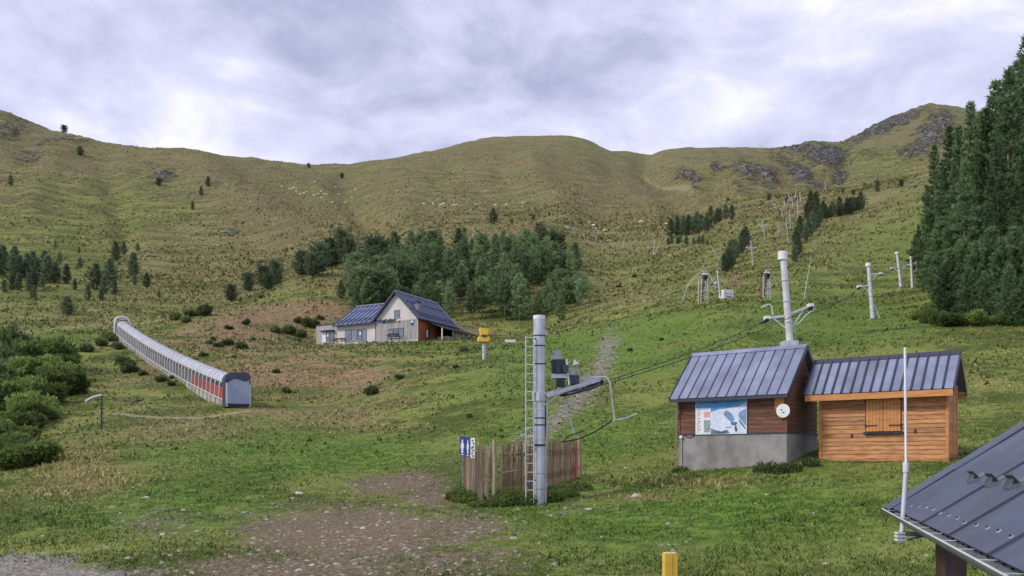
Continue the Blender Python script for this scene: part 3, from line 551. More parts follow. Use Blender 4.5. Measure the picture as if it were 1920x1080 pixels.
# ------------------------------------------------------------------ shelter roof beside the camera
KR = Vector((3.57, 8.0, -0.44)); RA = Vector((-0.31, -0.951, 0)); RB = Vector((0.951, -0.31, 0.675))
def onroof(px, py):
    r = W(px, py, 1.0); A = np.array([[RA.x, RB.x, -r.x], [RA.y, RB.y, -r.y], [RA.z, RB.z, -r.z]]); s = np.linalg.solve(A, -np.array(KR)); return float(s[0]), float(s[1])
def shelter():
    o = thing('shelter', 'shelter with slate-blue metal roof, zinc gutter and dark brown post', 'shelter', (KR.x+0.4, KR.y-1.5, gz(KR.x+0.4, KR.y-1.5)))
    off = Vector(o.location)
    nv = RA.cross(RB).normalized()
    if nv.z < 0: nv = -nv
    def Q(s, t, k=0.0): return KR+RA*s+RB*t+nv*k-off
    seams = [onroof(1745, 972)[0], onroof(1812, 996)[0], onroof(1882, 1026)[0]]; wd = (seams[2]-seams[0])/2
    cuts = [0.0, seams[0]]+[seams[0]+wd*i for i in range(1, 7)]; T = 3.3
    for a, b in zip(cuts[:-1], cuts[1:]):
        n = 5; m = MB()
        for i in range(n):                       # gently pressed sheet: flat bands with low ribs
            p = a+(b-a)*i/n; q = a+(b-a)*(i+1)/n-(0.003 if i == n-1 else 0)
            m.hexa([Q(p,-0.02,-0.012), Q(q,-0.02,-0.012), Q(q,T,-0.012), Q(p,T,-0.012), Q(p,-0.02,0), Q(q,-0.02,0), Q(q,T,0), Q(p,T,0)])
        m.build('roof_sheet', M_SROOF, o)
        MB().hexa([Q(b-0.012,-0.025,-0.01), Q(b+0.012,-0.025,-0.01), Q(b+0.012,T,-0.01), Q(b-0.012,T,-0.01), Q(b-0.008,-0.025,0.014), Q(b+0.008,-0.025,0.014), Q(b+0.008,T,0.014), Q(b-0.008,T,0.014)]).build('roof_seam', M_SEAM, o)
    # verge flashing in lapped lengths
    for i in range(6):
        a, b = -0.05+0.55*i, -0.05+0.55*(i+1)+0.04
        MB().hexa([Q(-0.06,a,0.002), Q(0.17,a,0.004), Q(0.15,b,0.010), Q(-0.06,b,0.008), Q(-0.06,a,0.030), Q(0.15,a,0.018), Q(0.13,b,0.024), Q(-0.06,b,0.040)]).build('verge_flashing', M_SROOF, o)
    MB().hexa([Q(-0.065,-0.03,-0.14), Q(-0.045,-0.03,-0.14), Q(-0.045,T,-0.14), Q(-0.065,T,-0.14), Q(-0.065,-0.03,0.03), Q(-0.045,-0.03,0.03), Q(-0.045,T,0.03), Q(-0.065,T,0.03)]).build('verge_board', M_SEAM, o)
    hb = Vector((RB.x, RB.y, 0)).normalized()
    def E(s, out, dz): return KR+RA*s-hb*out+Vector((0, 0, dz))-off
    MB().hexa([E(0,-0.06,-0.14), E(7,-0.06,-0.14), E(7,-0.03,-0.14), E(0,-0.03,-0.14), E(0,-0.06,-0.02), E(7,-0.06,-0.02), E(7,-0.03,-0.02), E(0,-0.03,-0.02)]).build('fascia', M_ZINC, o)
    g = MB(); n = 10; R = 0.05; S0, S1 = -0.10, 7.0
    for j in range(n+1):
        a = math.pi*j/n
        for s in (S0, S1):
            for r in (R, R-0.006): g.v.append(tuple(E(s, 0.035+r*math.cos(a), -0.035-r*math.sin(a))))
    for j in range(n):
        k = j*4; g.f += [(k, k+4, k+6, k+2), (k+1, k+3, k+7, k+5)]
    g.f += [(0,2,3,1), (4*n, 4*n+1, 4*n+3, 4*n+2)]
    g.build('gutter', M_ZINC, o); MB().tube([E(S0, 0.035+R, -0.034), E(S1, 0.035+R, -0.034)], 0.006, 8).build('gutter_bead', M_PSTEEL, o)
    MB().poly([E(S0, 0.035+R*math.cos(math.pi*j/8), -0.035-R*math.sin(math.pi*j/8)) for j in range(9)], RA*0.006).build('gutter_end', M_ZINC, o)
    for i in range(13):
        s = 0.3+0.8*i*0.62; MB().beam(E(s, -0.03, -0.028), E(s, 0.085, -0.03), 0.012, 0.003).build('gutter_bracket', M_PSTEEL, o)
        MB().beam(E(s, -0.032, -0.12), E(s, -0.026, -0.03), 0.02, 0.01).build('gutter_bracket', M_ZINC, o)
    for i in range(40): # corrugation closers along the eave
        s = 0.05+0.16*i; MB().tube([Q(s, -0.022, -0.020), Q(s, 0.0, -0.020)], 0.016, 6).build('eave_closer', M_BLACK, o)
    for px, py in ((1709,949),(1724,950),(1738,952),(1751,956),(1764,963),(1780,967),(1796,973),(1810,981),(1832,986),(1853,991),(1874,997),(1897,1008)):
        s, t = onroof(px, py); MB().tube([Q(s,t,0.0), Q(s,t,0.008)], 0.013, 10).build('washer', M_STEEL, o); MB().tube([Q(s,t,0.008), Q(s,t,0.016)], 0.008, 6).build('screw', M_DSTEEL, o)
    for px, py in ((1831,898),(1866,904),(1905,908),(1950,913)):
        s, t = onroof(px, py); w = 0.085; sg = thing_part(o, 'snow_guard')
        q = lambda a, b, c: Q(s+a, t+b, c)
        MB().hexa([q(-w,-0.05,0.001), q(w,-0.05,0.001), q(w,0.06,0.001), q(-w,0.06,0.001), q(-w,-0.05,0.008), q(w,-0.05,0.008), q(w,0.06,0.008), q(-w,0.06,0.008)]).build('base_plate', M_ZINC, sg)
        MB().hexa([q(-w,0.0,0.008), q(w,0.0,0.008), q(w,0.01,0.008), q(-w,0.01,0.008), q(-w,-0.01,0.075), q(w,-0.01,0.075), q(w,0.0,0.075), q(-w,0.0,0.075)]).build('stop_plate', M_DSTEEL, sg)
        for a in (-0.06, 0.0, 0.06): MB().beam(q(a,-0.05,0.01), q(a,0.0,0.05), 0.012).build('rib', M_ZINC, sg)
    p = W(1783, 1030, 6.6)-off; MB().box(p.x-0.08, p.x+0.08, p.y-0.08, p.y+0.08, -0.4, p.z+0.25).build('post', M_BROWN, o)
    p2 = p+RA*3.2; MB().box(p2.x-0.08, p2.x+0.08, p2.y-0.08, p2.y+0.08, -0.6, p.z+0.25).build('post', M_BROWN, o)
    p3 = p+RB*2.4; MB().box(p3.x-0.08, p3.x+0.08, p3.y-0.08, p3.y+0.08, -0.6, p.z+1.8).build('post', M_BROWN, o)
    a = KR+RA*0.5+hb*0.3-off; MB().beam(a+Vector((0,0,-0.10)), a+RA*5.5+Vector((0,0,-0.10)), 0.14, 0.2).build('eave_beam', M_BROWN, o)
    # rear slope so that the roof is whole
    r0, r1 = Q(0,T,0), Q(6.9,T,0); d = hb*3.3+Vector((0,0,-2.2)); MB().hexa([r0+Vector((0,0,-0.03)), r1+Vector((0,0,-0.03)), r1+d+Vector((0,0,-0.03)), r0+d+Vector((0,0,-0.03)), r0, r1, r1+d, r0+d]).build('rear_roof', M_SROOF, o)
RT = random.Random(5)
def thing_part(parent, name):
    e = bpy.data.objects.new(name, None); C.objects.link(e); e.parent = parent; e.empty_display_size = 0.1; return e
shelter()
def mast():
    d = 6.95; b = W(1690, 1018, d); o = thing('antenna_mast', 'slim mast with white rod on a grey pole clamped to the shelter gutter', 'antenna', b)
    L = lambda px, py: W(px, py, d)-b
    MB().tube([L(1690,1018), L(1699,878)], 0.019, 12).build('pole', M_STEEL, o, True); MB().tube([L(1698.6,885), L(1698.8,866)], 0.025, 12).build('sleeve', M_PSTEEL, o, True)
    MB().tube([L(1698.8,868), L(1697,655)], 0.0105, 10).build('rod', M_WHITE, o, True); MB().tube([L(1697,655), L(1697,652)], [0.014, 0.006], 10).build('tip', M_WHITE, o)
    for py in (999, 1005, 1012): MB().box(-0.045, 0.03, -0.035, 0.03, L(0,py).z-0.008, L(0,py).z+0.008).build('clamp', M_PSTEEL, o)
    MB().beam(L(1691,1000), L(1724,1000)+Vector((0,-0.15,0)), 0.03, 0.035).build('bracket', M_DSTEEL, o); MB().beam(L(1693,1014), L(1718,1003)+Vector((0,-0.12,0)), 0.016).build('bracket_stay', M_DSTEEL, o)
mast()
def yellow_post():
    d = 15.5; p = G(1256, d); top = W(1256, 1036, d).z-p.z; o = thing('padded_post', 'post wrapped in a bright yellow foam pad standing in the grass', 'padded post', p, 0.12)
    MB().box(-0.115, 0.115, -0.09, 0.09, 0.05, top-0.012).build('pad', M_YELLOW, o); MB().box(-0.1, 0.1, -0.075, 0.075, top-0.012, top).build('pad_top', surf('pale_foam', (0.72, 0.62, 0.36), 0.7), o)
    MB().box(-0.122, 0.122, -0.094, 0.094, top-0.62, top-0.60).build('strap', surf('yellow_strap', (0.60, 0.40, 0.05), 0.6), o); MB().box(0.02, 0.028, -0.0945, -0.088, 0.05, top-0.02).build('seam', surf('pad_seam', (0.45, 0.28, 0.03), 0.7), o)
    MB().tube([(0, 0, -0.4), (0, 0, 0.1)], 0.05, 10).build('stake', M_POST, o)
yellow_post()
# ------------------------------------------------------------------ lodge
def lodge():
    RZ = math.radians(-28); o = thing('lodge', 'cream mountain lodge with blue metal roofs and an orange timber side wall', 'lodge', W(783, 634, 145), RZ)
    L = 8.75; xw = -17.5; ze, zr = 3.75, 8.25; xr = -L/2
    # main gabled wing: gable faces the meadow
    MB().poly([(-L, 0, -1.5), (0, 0, -1.5), (0, 0, ze), (xr, 0, zr-0.15), (-L, 0, ze)], (0, 12.4, 0)).build('wall', M_PLASTER, o)
    MB().box(xw, -L, 0.15, 12.2, -1.5, 3.55).build('wall', M_PLASTER, o)
    MB().poly([(xw, 0.15, 3.5), (xw, 12.2, 3.5), (xw, 6.2, 7.5)], (8.5, 0, 0)).build('end_gable', M_PLASTER, o)
    x, z = on_wall(o, 590, 606); MB().box(x, xw, 0.4, 6.5, -1.5, 3.75).build('annex', M_GWOOD, o); MB().box(x-0.1, xw+0.02, 0.3, 6.6, 3.75, 3.9).build('annex_roof', M_SEAM, o)
    slope_panels(o, xw-0.4, -L+4.2, 13, -0.45, 3.35, 6.2, 7.75, 0.05, M_ROOFL, M_SEAM, False, 0.09)
    slope_panels(o, xw-0.4, -L+4.2, 13, 12.7, 3.4, 6.2, 7.75, 0.05, M_ROOFL, M_SEAM, False, 0.09)
    def right(x): return x
    slope_panels(o, -0.6, 12.7, 17, 0.5, 3.35, xr, zr+0.1, 0.05, M_ROOFL, M_SEAM, True, 0.09)
    slope_panels(o, -0.6, 12.7, 17, -L-0.5, 3.35, xr, zr+0.1, 0.05, M_ROOFL, M_SEAM, True, 0.09)
    MB().poly([(xr-0.3, -0.65, zr-0.02), (xr, -0.65, zr+0.28), (xr+0.3, -0.65, zr-0.02)], (0, 13.4, 0)).build('ridge_cap', M_ZINC, o)
    MB().poly([(xw-0.45, 5.9, 7.72), (xw-0.45, 6.2, 8.0), (xw-0.45, 6.5, 7.72)], (13.0, 0, 0)).build('ridge_cap', M_ZINC, o)
    for s in (0, 1): MB().beam((0.5 if s else -L-0.5, -0.62, 3.3), (xr, -0.62, zr+0.05), 0.08, 0.30).build('verge_board', M_SEAM, o)
    MB().beam((xw-0.45, -0.45, 3.3), (xw-0.45, 6.2, 7.7), 0.08, 0.28).build('verge_board', M_SEAM, o)
    MB().box(xw-0.45, -L-0.45, -0.62, -0.45, 3.15, 3.35).build('gutter', M_SEAM, o); MB().box(0.5, 0.66, -0.6, 12.7, 3.15, 3.35).build('gutter', M_SEAM, o)
    for i in range(10):
        k = i/9; MB().box(xr-0.05+(4.6*k), xr+0.05+(4.6*k), -0.55, -0.02, zr-0.28-4.75*k, zr-0.12-4.75*k).build('purlin_end', M_FRAME, o)
    # snow hooks in rows on the roofs
    for i in range(24):
        for k in (0.12, 0.22, 0.62):
            y = 0.2+12.2*(i+0.5*(k > 0.15))/24.5; xx = 0.5+(xr-0.5)*k; zz = 3.35+(zr+0.1-3.35)*k; MB().box(xx-0.07, xx+0.07, y-0.09, y+0.09, zz+0.02, zz+0.22).build('snow_hook', M_SEAM, o)
    for i in range(16):
        for k in (0.12, 0.22, 0.66):
            xx = xw+8.6*(i+0.5*(k > 0.15))/16.5; y = -0.45+6.65*k; zz = 3.35+4.4*k; MB().box(xx-0.09, xx+0.09, y-0.07, y+0.07, zz+0.02, zz+0.22).build('snow_hook', M_SEAM, o)
    ch = MB().box(-0.2-1.55, -0.2-0.75, 1.6, 2.4, 3.6, 6.35).build('chimney', M_CONC, o); MB().box(-1.85, -0.85, 1.5, 2.5, 6.35, 6.45).build('cap', M_SEAM, ch); MB().box(-1.65, -1.05, 1.7, 2.3, 6.45, 6.8).build('cowl', M_FRAME, ch)
    # silvered vertical boards on the gable foot, uneven on top
    nb = 40
    for i in range(nb):
        a = -L+0.02+(L-0.04)*i/nb; b = a+(L-0.04)/nb-0.02
        _, zt = on_wall(o, 740, 601); MB().box(a, b, -0.05, -0.002, -0.1, zt-0.25*((i*5) % 3)/3-(0.0 if i > 8 else 0.4)).build('board', M_GWOOD, o)
    def window(px0, px1, py0, py1, y, panes, name='window', depth=0.08):
        x0, z0 = on_wall(o, px0, py1, y); x1, z1 = on_wall(o, px1, py0, y); w = MB().box(x0, x1, y-0.03, y+0.05, z0, z1).build(name, M_FRAME, o)
        for i in range(panes):
            a = x0+(x1-x0)*i/panes+0.09; b = x0+(x1-x0)*(i+1)/panes-0.09; MB().box(a, b, y-0.045, y-0.02, z0+0.10, z1-0.12).build('pane', M_GLASS, w)
        MB().box(x0-0.08, x1+0.08, y-0.16, y, z0-0.08, z0).build('sill', M_PSTEEL, w); return w, (x0, x1, z0, z1)
    window(739, 750, 581, 596, -0.0, 1); window(728, 757, 614.5, 634, -0.06, 3); window(647, 671, 617.5, 640, 0.14, 2)
    w, (a, b, c, d) = window(671, 687, 616, 640, 0.12, 2, 'door'); MB().box(a+0.35, a+0.75, 0.06, 0.07, c+1.1, c+1.6).build('notice', M_WHITE, w)
    w, (a, b, c, d) = window(612, 626, 620, 642, 0.36, 2, 'door'); MB().box(a+0.2, a+0.5, 0.29, 0.31, c+1.0, c+1.5).build('notice', M_WHITE, w)
    x0, z0 = on_wall(o, 604, 642, 0.38); x1, z1 = on_wall(o, 611, 622, 0.38); MB().box(x0, x1, 0.36, 0.42, z0, z1).build('door', M_WHITE, o); MB().box(x0-0.2, b+0.2, -0.2, 0.4, z1+0.05, z1+0.17).build('canopy', M_FRAME, o)
    x0, z0 = on_wall(o, 770, 610, -0.06); x1, z1 = on_wall(o, 776, 600, -0.06); s = MB().box(x0, x1, -0.10, -0.052, z0, z1).build('wall_sign', M_BLUE, o); MB().box(x0+0.08, x1-0.08, -0.106, -0.10, z0+0.45, z1-0.08).build('sign_symbol', M_WHITE, s)
    for px, py in ((640,611),(665,608.5),(691,607)): x, z = on_wall(o, px, py, 0.15); MB().box(x-0.12, x+0.12, 0.02, 0.15, z-0.1, z+0.1).build('wall_lamp', M_RSTONE, o)
    for px, py in ((720,605),(749,603)): x, z = on_wall(o, px, py, -0.05); MB().box(x-0.14, x+0.14, -0.2, -0.05, z-0.12, z+0.12).build('wall_lamp', M_FRAME, o)
    MB().tube([(-L-0.05, -0.05, 3.2), (-L-0.05, -0.05, -0.5)], 0.06, 6).build('downpipe', M_FRAME, o); MB().tube([(0.1, -0.08, 3.2), (0.1, -0.08, -0.5)], 0.06, 6).build('downpipe', M_WHITE, o)
    # orange boarded side wall
    OB = surf('orange_cladding', (0.42, 0.125, 0.040), 0.7, 0, 0.3, 1.2, (6, 6, 0.4), 0.1, 0.30, (0.20, 0.055, 0.022))
    for i in range(22):
        a = 0.02+0.27*i; MB().box(0.002, 0.06+0.02*(i % 2), a, a+0.25, -0.5, 3.35).build('side_board', OB, o)
    w = MB().box(0.03, 0.12, 2.4, 3.6, 0.3, 2.0).build('side_window', M_FRAME, o); MB().box(0.10, 0.14, 2.5, 3.0, 0.5, 1.8).build('pane', M_WHITE, w)
    # lean-to porch
    slope_panels(o, 2.7, 16.0, 12, 3.2, 2.0, 0.05, 3.15, 0.05, M_ROOFL, M_SEAM, True, 0.07)
    MB().box(0.1, 0.35, 5.2, 16, -0.5, 2.95).build('porch_back_wall', M_BROWN, o)
    for y in (2.8, 6.3, 9.8, 13.0, 15.9): MB().box(3.0, 3.16, y, y+0.16, -1.0, 2.05).build('porch_post', M_WHITE if y < 3 else M_POST, o)
    MB().box(2.3, 2.8, 7.6, 12.2, -1.0, 2.05).build('stone_wall', M_RSTONE, o); MB().box(3.2, 3.26, 2.7, 16, 1.84, 2.02).build('porch_fascia', M_SEAM, o)
    MB().box(0.3, 2.5, 5.5, 7.4, -0.3, 0.9).build('counter', M_PCONC, o)
    # terrace railing
    r = thing('terrace_railing', 'brown timber railing above the porch roof of the lodge', 'railing', o.matrix_basis @ Vector((0.6, 12.9, 0)), RZ)
    for k in range(8): MB().box(0.22*k*1.9-0.07, 0.22*k*1.9+0.07, k*1.3, k*1.3+0.14, -0.5, 4.05-0.05*k).build('post', M_POST, r)
    for zz in (3.95, 3.45): MB().beam((0, 0.07, zz), (0.22*7*1.9, 9.17, zz-0.35), 0.08, 0.16).build('rail', M_POST, r)
    for px, py, lb in ((637,640,'reddish picnic table before the glazed doors of the lodge'), (738,636,'dark picnic table under the gable window of the lodge')):
        q, _ = on_wall(o, px, py, -1.6); p = o.matrix_basis @ Vector((q, -1.6, 0)); p.z = max(p.z, gz(p.x, p.y))
        t = thing('picnic_table', lb, 'table', p, RZ+0.1); m = surf('picnic_red', (0.16, 0.055, 0.050), 0.7) if 'red' in lb else M_FRAME
        MB().box(-1.1, 1.1, -0.4, 0.4, 0.72, 0.78).build('tabletop', m, t)
        for y in (-0.75, 0.75): MB().box(-1.1, 1.1, y-0.15, y+0.15, 0.42, 0.47).build('bench', m, t)
        for x in (-0.8, 0.8):
            for s in (-1, 1): MB().beam((x, 0.2*s, 0.74), (x, 0.75*s, -0.2), 0.09).build('leg', m, t)
            MB().beam((x, -0.8, 0.40), (x, 0.8, 0.40), 0.08).build('crosspiece', m, t)
lodge()
# ------------------------------------------------------------------ covered conveyor (walkway tunnel) up the bank
def conveyor():
    N = G(441, 72.5); E_ = G(229, 139); o = thing('covered_conveyor', 'long translucent covered conveyor tunnel climbing the grassy bank', 'tunnel', N)
    D = Vector((E_.x-N.x, E_.y-N.y, 0)); Ln = D.length; D.normalize(); S = Vector((-D.y, D.x, 0))   # S: left side going up
    if S.dot(-N) < 0: S = -S                                                                        # S faces the camera
    n = 44; zN = N.z; zE = W(228, 631, 139).z
    def cz(t): return (zN*(1-t)+zE*t)-2.6*t*(1-t)+0.12-zN
    POLY = surf('polycarbonate', (0.50, 0.51, 0.58), 0.22, 0.0, 0.12, 0.6, None, 0, 0.08, None, 0.10); SIDE = surf('grey_side_panel', (0.17, 0.18, 0.19), 0.3, 0, 0.25, 0.8, None, 0, 0.15)
    RD = surf('red_side_panel', (0.40, 0.055, 0.060), 0.35, 0, 0.3, 0.8, None, 0, 0.25, (0.22, 0.09, 0.09), 0.3); WIN = surf('smoked_window', (0.055, 0.060, 0.085), 0.12, 0, 0.3, 1); SK = surf('pale_skirt', (0.46, 0.45, 0.41), 0.85, 0, 0.3, 1.2, None, 0.1, 0.2)
    def P(t, s, z): return D*(Ln*t)+S*(s*0.74)+Vector((0, 0, cz(t)+z))
    prof = [(1.22, 1.50), (1.12, 1.85), (0.88, 2.16), (0.5, 2.36), (0.0, 2.44), (-0.5, 2.36), (-0.88, 2.16), (-1.12, 1.85), (-1.22, 1.50)]
    e = 0.045/Ln
    def shell(name, m, pr, t0, t1, th=0.03):
        q = MB()
        for (s0, z0), (s1, z1) in zip(pr[:-1], pr[1:]):
            k = Vector((z1-z0, s0-s1)); k = k.normalized()*th; ds, dz = (-k.x, -k.y) if True else (0, 0)
            c = [P(t0, s0, z0), P(t1, s0, z0), P(t1, s1, z1), P(t0, s1, z1)]; off = S*(-s0/1.4*th)+Vector((0, 0, -th))
            q.hexa([x+off for x in c]+c)
        q.build(name, m, o)
    for i in range(n):
        t0, t1 = (i+0.02)/n, (i+0.98)/n
        shell('roof_panel', POLY, prof[1:8], t0, t1); red = i < 8
        for sg in (1, -1):
            m = RD if red else SIDE
            shell('side_panel', m, [(1.26*sg, 0.38), (1.24*sg, 1.38)], t0, t1)
            shell('window_frame', POLY, [(1.235*sg, 1.38), (1.19*sg, 1.62), (1.12*sg, 1.85)], t0, t1)
            a, b = t0+0.13/n, t1-0.13/n
            MB().hexa([P(a, 1.26*sg, 1.42), P(b, 1.26*sg, 1.42), P(b, 1.16*sg, 1.80), P(a, 1.16*sg, 1.80), P(a, 1.285*sg, 1.42), P(b, 1.285*sg, 1.42), P(b, 1.185*sg, 1.80), P(a, 1.185*sg, 1.80)]).build('window', WIN, o)
            MB().hexa([P(t0, 1.10*sg, -0.45), P(t1, 1.10*sg, -0.45), P(t1, 1.16*sg, -0.45), P(t0, 1.16*sg, -0.45), P(t0, 1.10*sg, 0.38), P(t1, 1.10*sg, 0.38), P(t1, 1.16*sg, 0.38), P(t0, 1.16*sg, 0.38)]).build('skirt_board', SK, o)
        MB().tube([P(i/n, s*1.03, z+0.02) for s, z in [(1.26, 0.3)]+prof+[(-1.26, 0.3)]], 0.045, 5, False).build('rib', M_PSTEEL, o)
        for sg in (1, -1): MB().beam(P(i/n, 1.2*sg, -0.9), P(i/n, 1.2*sg, 0.4), 0.12).build('leg', M_GWOOD, o)
    for sg in (1, -1): MB().tube([P(t/20, 1.29*sg, 0.36) for t in range(21)], 0.05, 5).build('side_rail', M_PSTEEL, o)
    MB().hexa([P(0, -0.9, 0.05), P(1, -0.9, 0.05), P(1, 0.9, 0.05), P(0, 0.9, 0.05), P(0, -0.9, 0.3), P(1, -0.9, 0.3), P(1, 0.9, 0.3), P(0, 0.9, 0.3)]).build('belt', M_BLACK, o)
    # lower portal: dark hood with wavy edge over a pale blue front
    e_ = 1.5/Ln; FR = surf('pale_blue_front', (0.36, 0.42, 0.53), 0.35, 0, 0.2, 1.0, None, 0, 0, (0.26, 0.31, 0.45)); HD = surf('slate_hood', (0.060, 0.072, 0.115), 0.4, 0.1, 0.2, 1)
    po = thing_part(o, 'lower_portal')
    outline = [(1.42, -0.25), (1.42, 2.1), (1.25, 2.45), (0.9, 2.62), (-0.9, 2.72), (-1.25, 2.62), (-1.42, 2.4), (-1.42, -0.25)]
    MB().poly([P(0.002, s, z) for s, z in outline][::-1], D*(-1.1)).build('housing', HD, po)
    MB().poly([P(0, s, z)-D*1.12 for s, z in ((1.18,0.05),(1.18,1.72),(0.95,1.90),(0.6,2.05),(0.2,2.10),(-0.2,2.03),(-0.6,1.92),(-0.9,1.93),(-1.18,2.06),(-1.18,0.05))][::-1], -D*0.05).build('front_panel', FR, po)
    for s in (1.28, -1.28): MB().beam(P(0, s, -0.2)-D*1.13, P(0, s, 1.75)-D*1.13, 0.16, 0.10).build('frame_post', surf('portal_frame', (0.50, 0.56, 0.60), 0.4), po)
    MB().beam(P(0, -1.35, -0.02)-D*1.14, P(0, 1.35, -0.02)-D*1.14, 0.10, 0.14).build('threshold', M_FRAME, po)
    MB().hexa([P(0.001, 1.43, 0.1), P(0.001, 1.43, 1.5), P(0.001, 1.45, 1.5), P(0.001, 1.45, 0.1), P(0.001, 1.43, 0.1)-D*0.35, P(0.001, 1.43, 1.5)-D*0.35, P(0.001, 1.45, 1.5)-D*0.35, P(0.001, 1.45, 0.1)-D*0.35]).build('side_trim', M_RED, po)
    pt = thing_part(o, 'upper_portal'); k = Ln
    arch = [(1.5, -0.4), (1.5, 2.0), (1.35, 2.6), (0.95, 2.95), (0.4, 3.08), (-0.4, 3.08), (-0.95, 2.95), (-1.35, 2.6), (-1.5, 2.0), (-1.5, -0.4)]
    MB().tube([P(0.998, s, z) for s, z in arch], 0.16, 8).build('arch_frame', M_WHITE, pt, True)
    q = MB()
    for (s0, z0), (s1, z1) in zip(arch[:-1], arch[1:]): q.hexa([P(0.998, s0*0.98, z0*0.98), P(0.998, s0*1.02, z0*1.02), P(0.998, s1*1.02, z1*1.02), P(0.998, s1*0.98, z1*0.98)]+[x+D*1.5 for x in (P(0.998, s0*0.98, z0*0.98), P(0.998, s0*1.02, z0*1.02), P(0.998, s1*1.02, z1*1.02), P(0.998, s1*0.98, z1*0.98))])
    q.build('hood', M_BLUE if False else surf('portal_blue_white', (0.16, 0.19, 0.34), 0.4), pt)
    q = MB(); q.poly([P(1.0, s*0.95, z) for s, z in arch[2:8]], D*0.9); q.build('cap', M_WHITE, pt)
conveyor()
# ------------------------------------------------------------------ steel mast with ladder and tow-lift drive
def ring(mb, c, r, h, n=20, ax=Vector((0,0,1))): mb.tube([c-ax*h/2, c+ax*h/2], r, n); return mb
def near_mast():
    d = 28.0; b = W(1011, 944, d); b.z = min(b.z, gz(b.x, b.y)+0.02)+0.0; o = thing('lift_mast', 'tall pale steel mast with ladder carrying the tow-lift drive arm', 'lift mast', b)
    K = d/F; top = W(1011, 592, d).z-b.z; zq = lambda py: W(0, py, d).z-b.z; xq = lambda px: (px-1011)*K
    MB().tube([(0,0,-0.5), (0,0,top-0.12)], 0.19, 28).build('pole', M_STEEL, o, True); MB().tube([(0,0,top-0.12), (0,0,top)], 0.198, 28).build('cap', M_WHITE, o, True)
    for py in (630, 649, 683, 752, 768, 784, 797, 823, 834): MB().tube([(0,0,zq(py)-0.02), (0,0,zq(py)+0.02)], 0.200, 28).build('band', M_STEEL if py in (752, 768, 823) else M_DSTEEL, o, True)
    for py in (888, 917): MB().tube([(0,0,zq(py)-0.006), (0,0,zq(py)+0.006)], 0.1935, 28).build('joint', M_DSTEEL, o)
    MB().tube([(0.215,-0.02,-0.3), (0.215,-0.02,zq(840)), (0.245,-0.02,zq(800)), (0.25,-0.02,zq(760))], 0.028, 8).build('cable_duct', M_STEEL, o, True); MB().tube([(0.205,0.10,-0.3), (0.205,0.10,zq(742))], 0.020, 6).build('cable', M_BLACK, o)
    MB().tube([(0.19,0,zq(630)), (0.32,0.05,zq(648)), (0.42,0.1,zq(662)), (0.5,0.15,zq(668))], 0.010, 5).build('wire', M_BLACK, o)
    MB().box(0.19, 0.26, -0.03, 0.03, zq(628), zq(620)).build('junction_box', M_PSTEEL, o)
    lad = thing_part(o, 'ladder'); xa, xb = xq(985.5), xq(1000.5); zt = zq(632)
    for x in (xa, xb): MB().box(x-0.018, x+0.018, -0.24, -0.19, 0.02, zt).build('rail', M_PSTEEL, lad)
    nr = 19
    for i in range(nr): MB().tube([(xa, -0.215, 0.15+(zt-0.2)*i/(nr-1)), (xb, -0.215, 0.15+(zt-0.2)*i/(nr-1))], 0.015, 6).build('rung', M_PSTEEL, lad)
    for py in (636, 740, 834, 900): MB().beam((xb, -0.21, zq(py)), (-0.12, -0.12, zq(py)), 0.03, 0.04).build('clamp', M_DSTEEL, lad)
    for py in (836,): MB().beam((xa, -0.18, zq(py)), (0.2, -0.2, zq(py)), 0.02, 0.03).build('tie_bar', M_DSTEEL, lad)
    # drive arm pointing uphill towards the next tower
    ad = Vector((1.0, 0.45, 0.33)).normalized(); a0 = Vector((0.15, 0.05, zq(742)))
    side = Vector((-ad.y, ad.x, 0)).normalized(); upv = ad.cross(side).normalized(); upv = upv if upv.z > 0 else -upv
    arm = thing_part(o, 'drive_arm'); Lr = 2.05
    for s in (-0.24, 0.24): MB().beam(a0+side*s, a0+side*s+ad*Lr, 0.09, 0.13).build('beam', M_STEEL, arm)
    for k in (0.05, 0.5, 1.0, 1.5, 2.0): MB().beam(a0-side*0.24+ad*k, a0+side*0.24+ad*k, 0.07).build('cross_member', M_STEEL, arm)
    MB().beam((0.15, 0, zq(760)), a0+ad*0.75-upv*0.05, 0.05).build('brace', M_PSTEEL, arm); MB().tube([(0,0,zq(752)), (0,0,zq(735))], 0.235, 20).build('collar', M_STEEL, arm, True)
    wc = a0+ad*1.35-upv*0.16; wh = thing_part(o, 'bull_wheel'); ax = upv
    def circ(r, k=28): return [wc+(ad*math.cos(2*math.pi*i/k)+side*math.sin(2*math.pi*i/k))*r for i in range(k+1)]
    MB().tube(circ(0.68), 0.045, 8, False).build('rim', M_DSTEEL, wh, True); MB().tube(circ(0.60), 0.03, 6, False).build('inner_rim', M_DSTEEL, wh, True)
    for i in range(6): v = ad*math.cos(i*1.047)+side*math.sin(i*1.047); MB().beam(wc+v*0.08, wc+v*0.66, 0.05).build('spoke', M_DSTEEL, wh)
    MB().tube([wc-ax*0.12, wc+ax*0.2], 0.10, 12).build('hub', M_STEEL, wh, True)
    dr = thing_part(o, 'drive_unit'); c = a0+ad*0.72
    p = lambda px, py, y=0.3: Vector((xq(px), y, zq(py)))
    MB().box(xq(1035), xq(1064), 0.12, 0.55, zq(708), zq(700)).build('motor_plate', M_PSTEEL, dr)
    MB().tube([p(1049, 700), p(1047.5, 673)], 0.235, 16).build('motor', M_MOTOR, dr, True)
    for i in range(7): MB().tube([p(1048.9-0.2*i, 698-3.6*i), p(1048.8-0.2*i, 697-3.6*i)], 0.255, 16).build('cooling_fin', M_MOTOR, dr)
    MB().box(xq(1055), xq(1066), 0.0, 0.2, zq(698), zq(684)).build('terminal_box', M_MOTOR, dr)
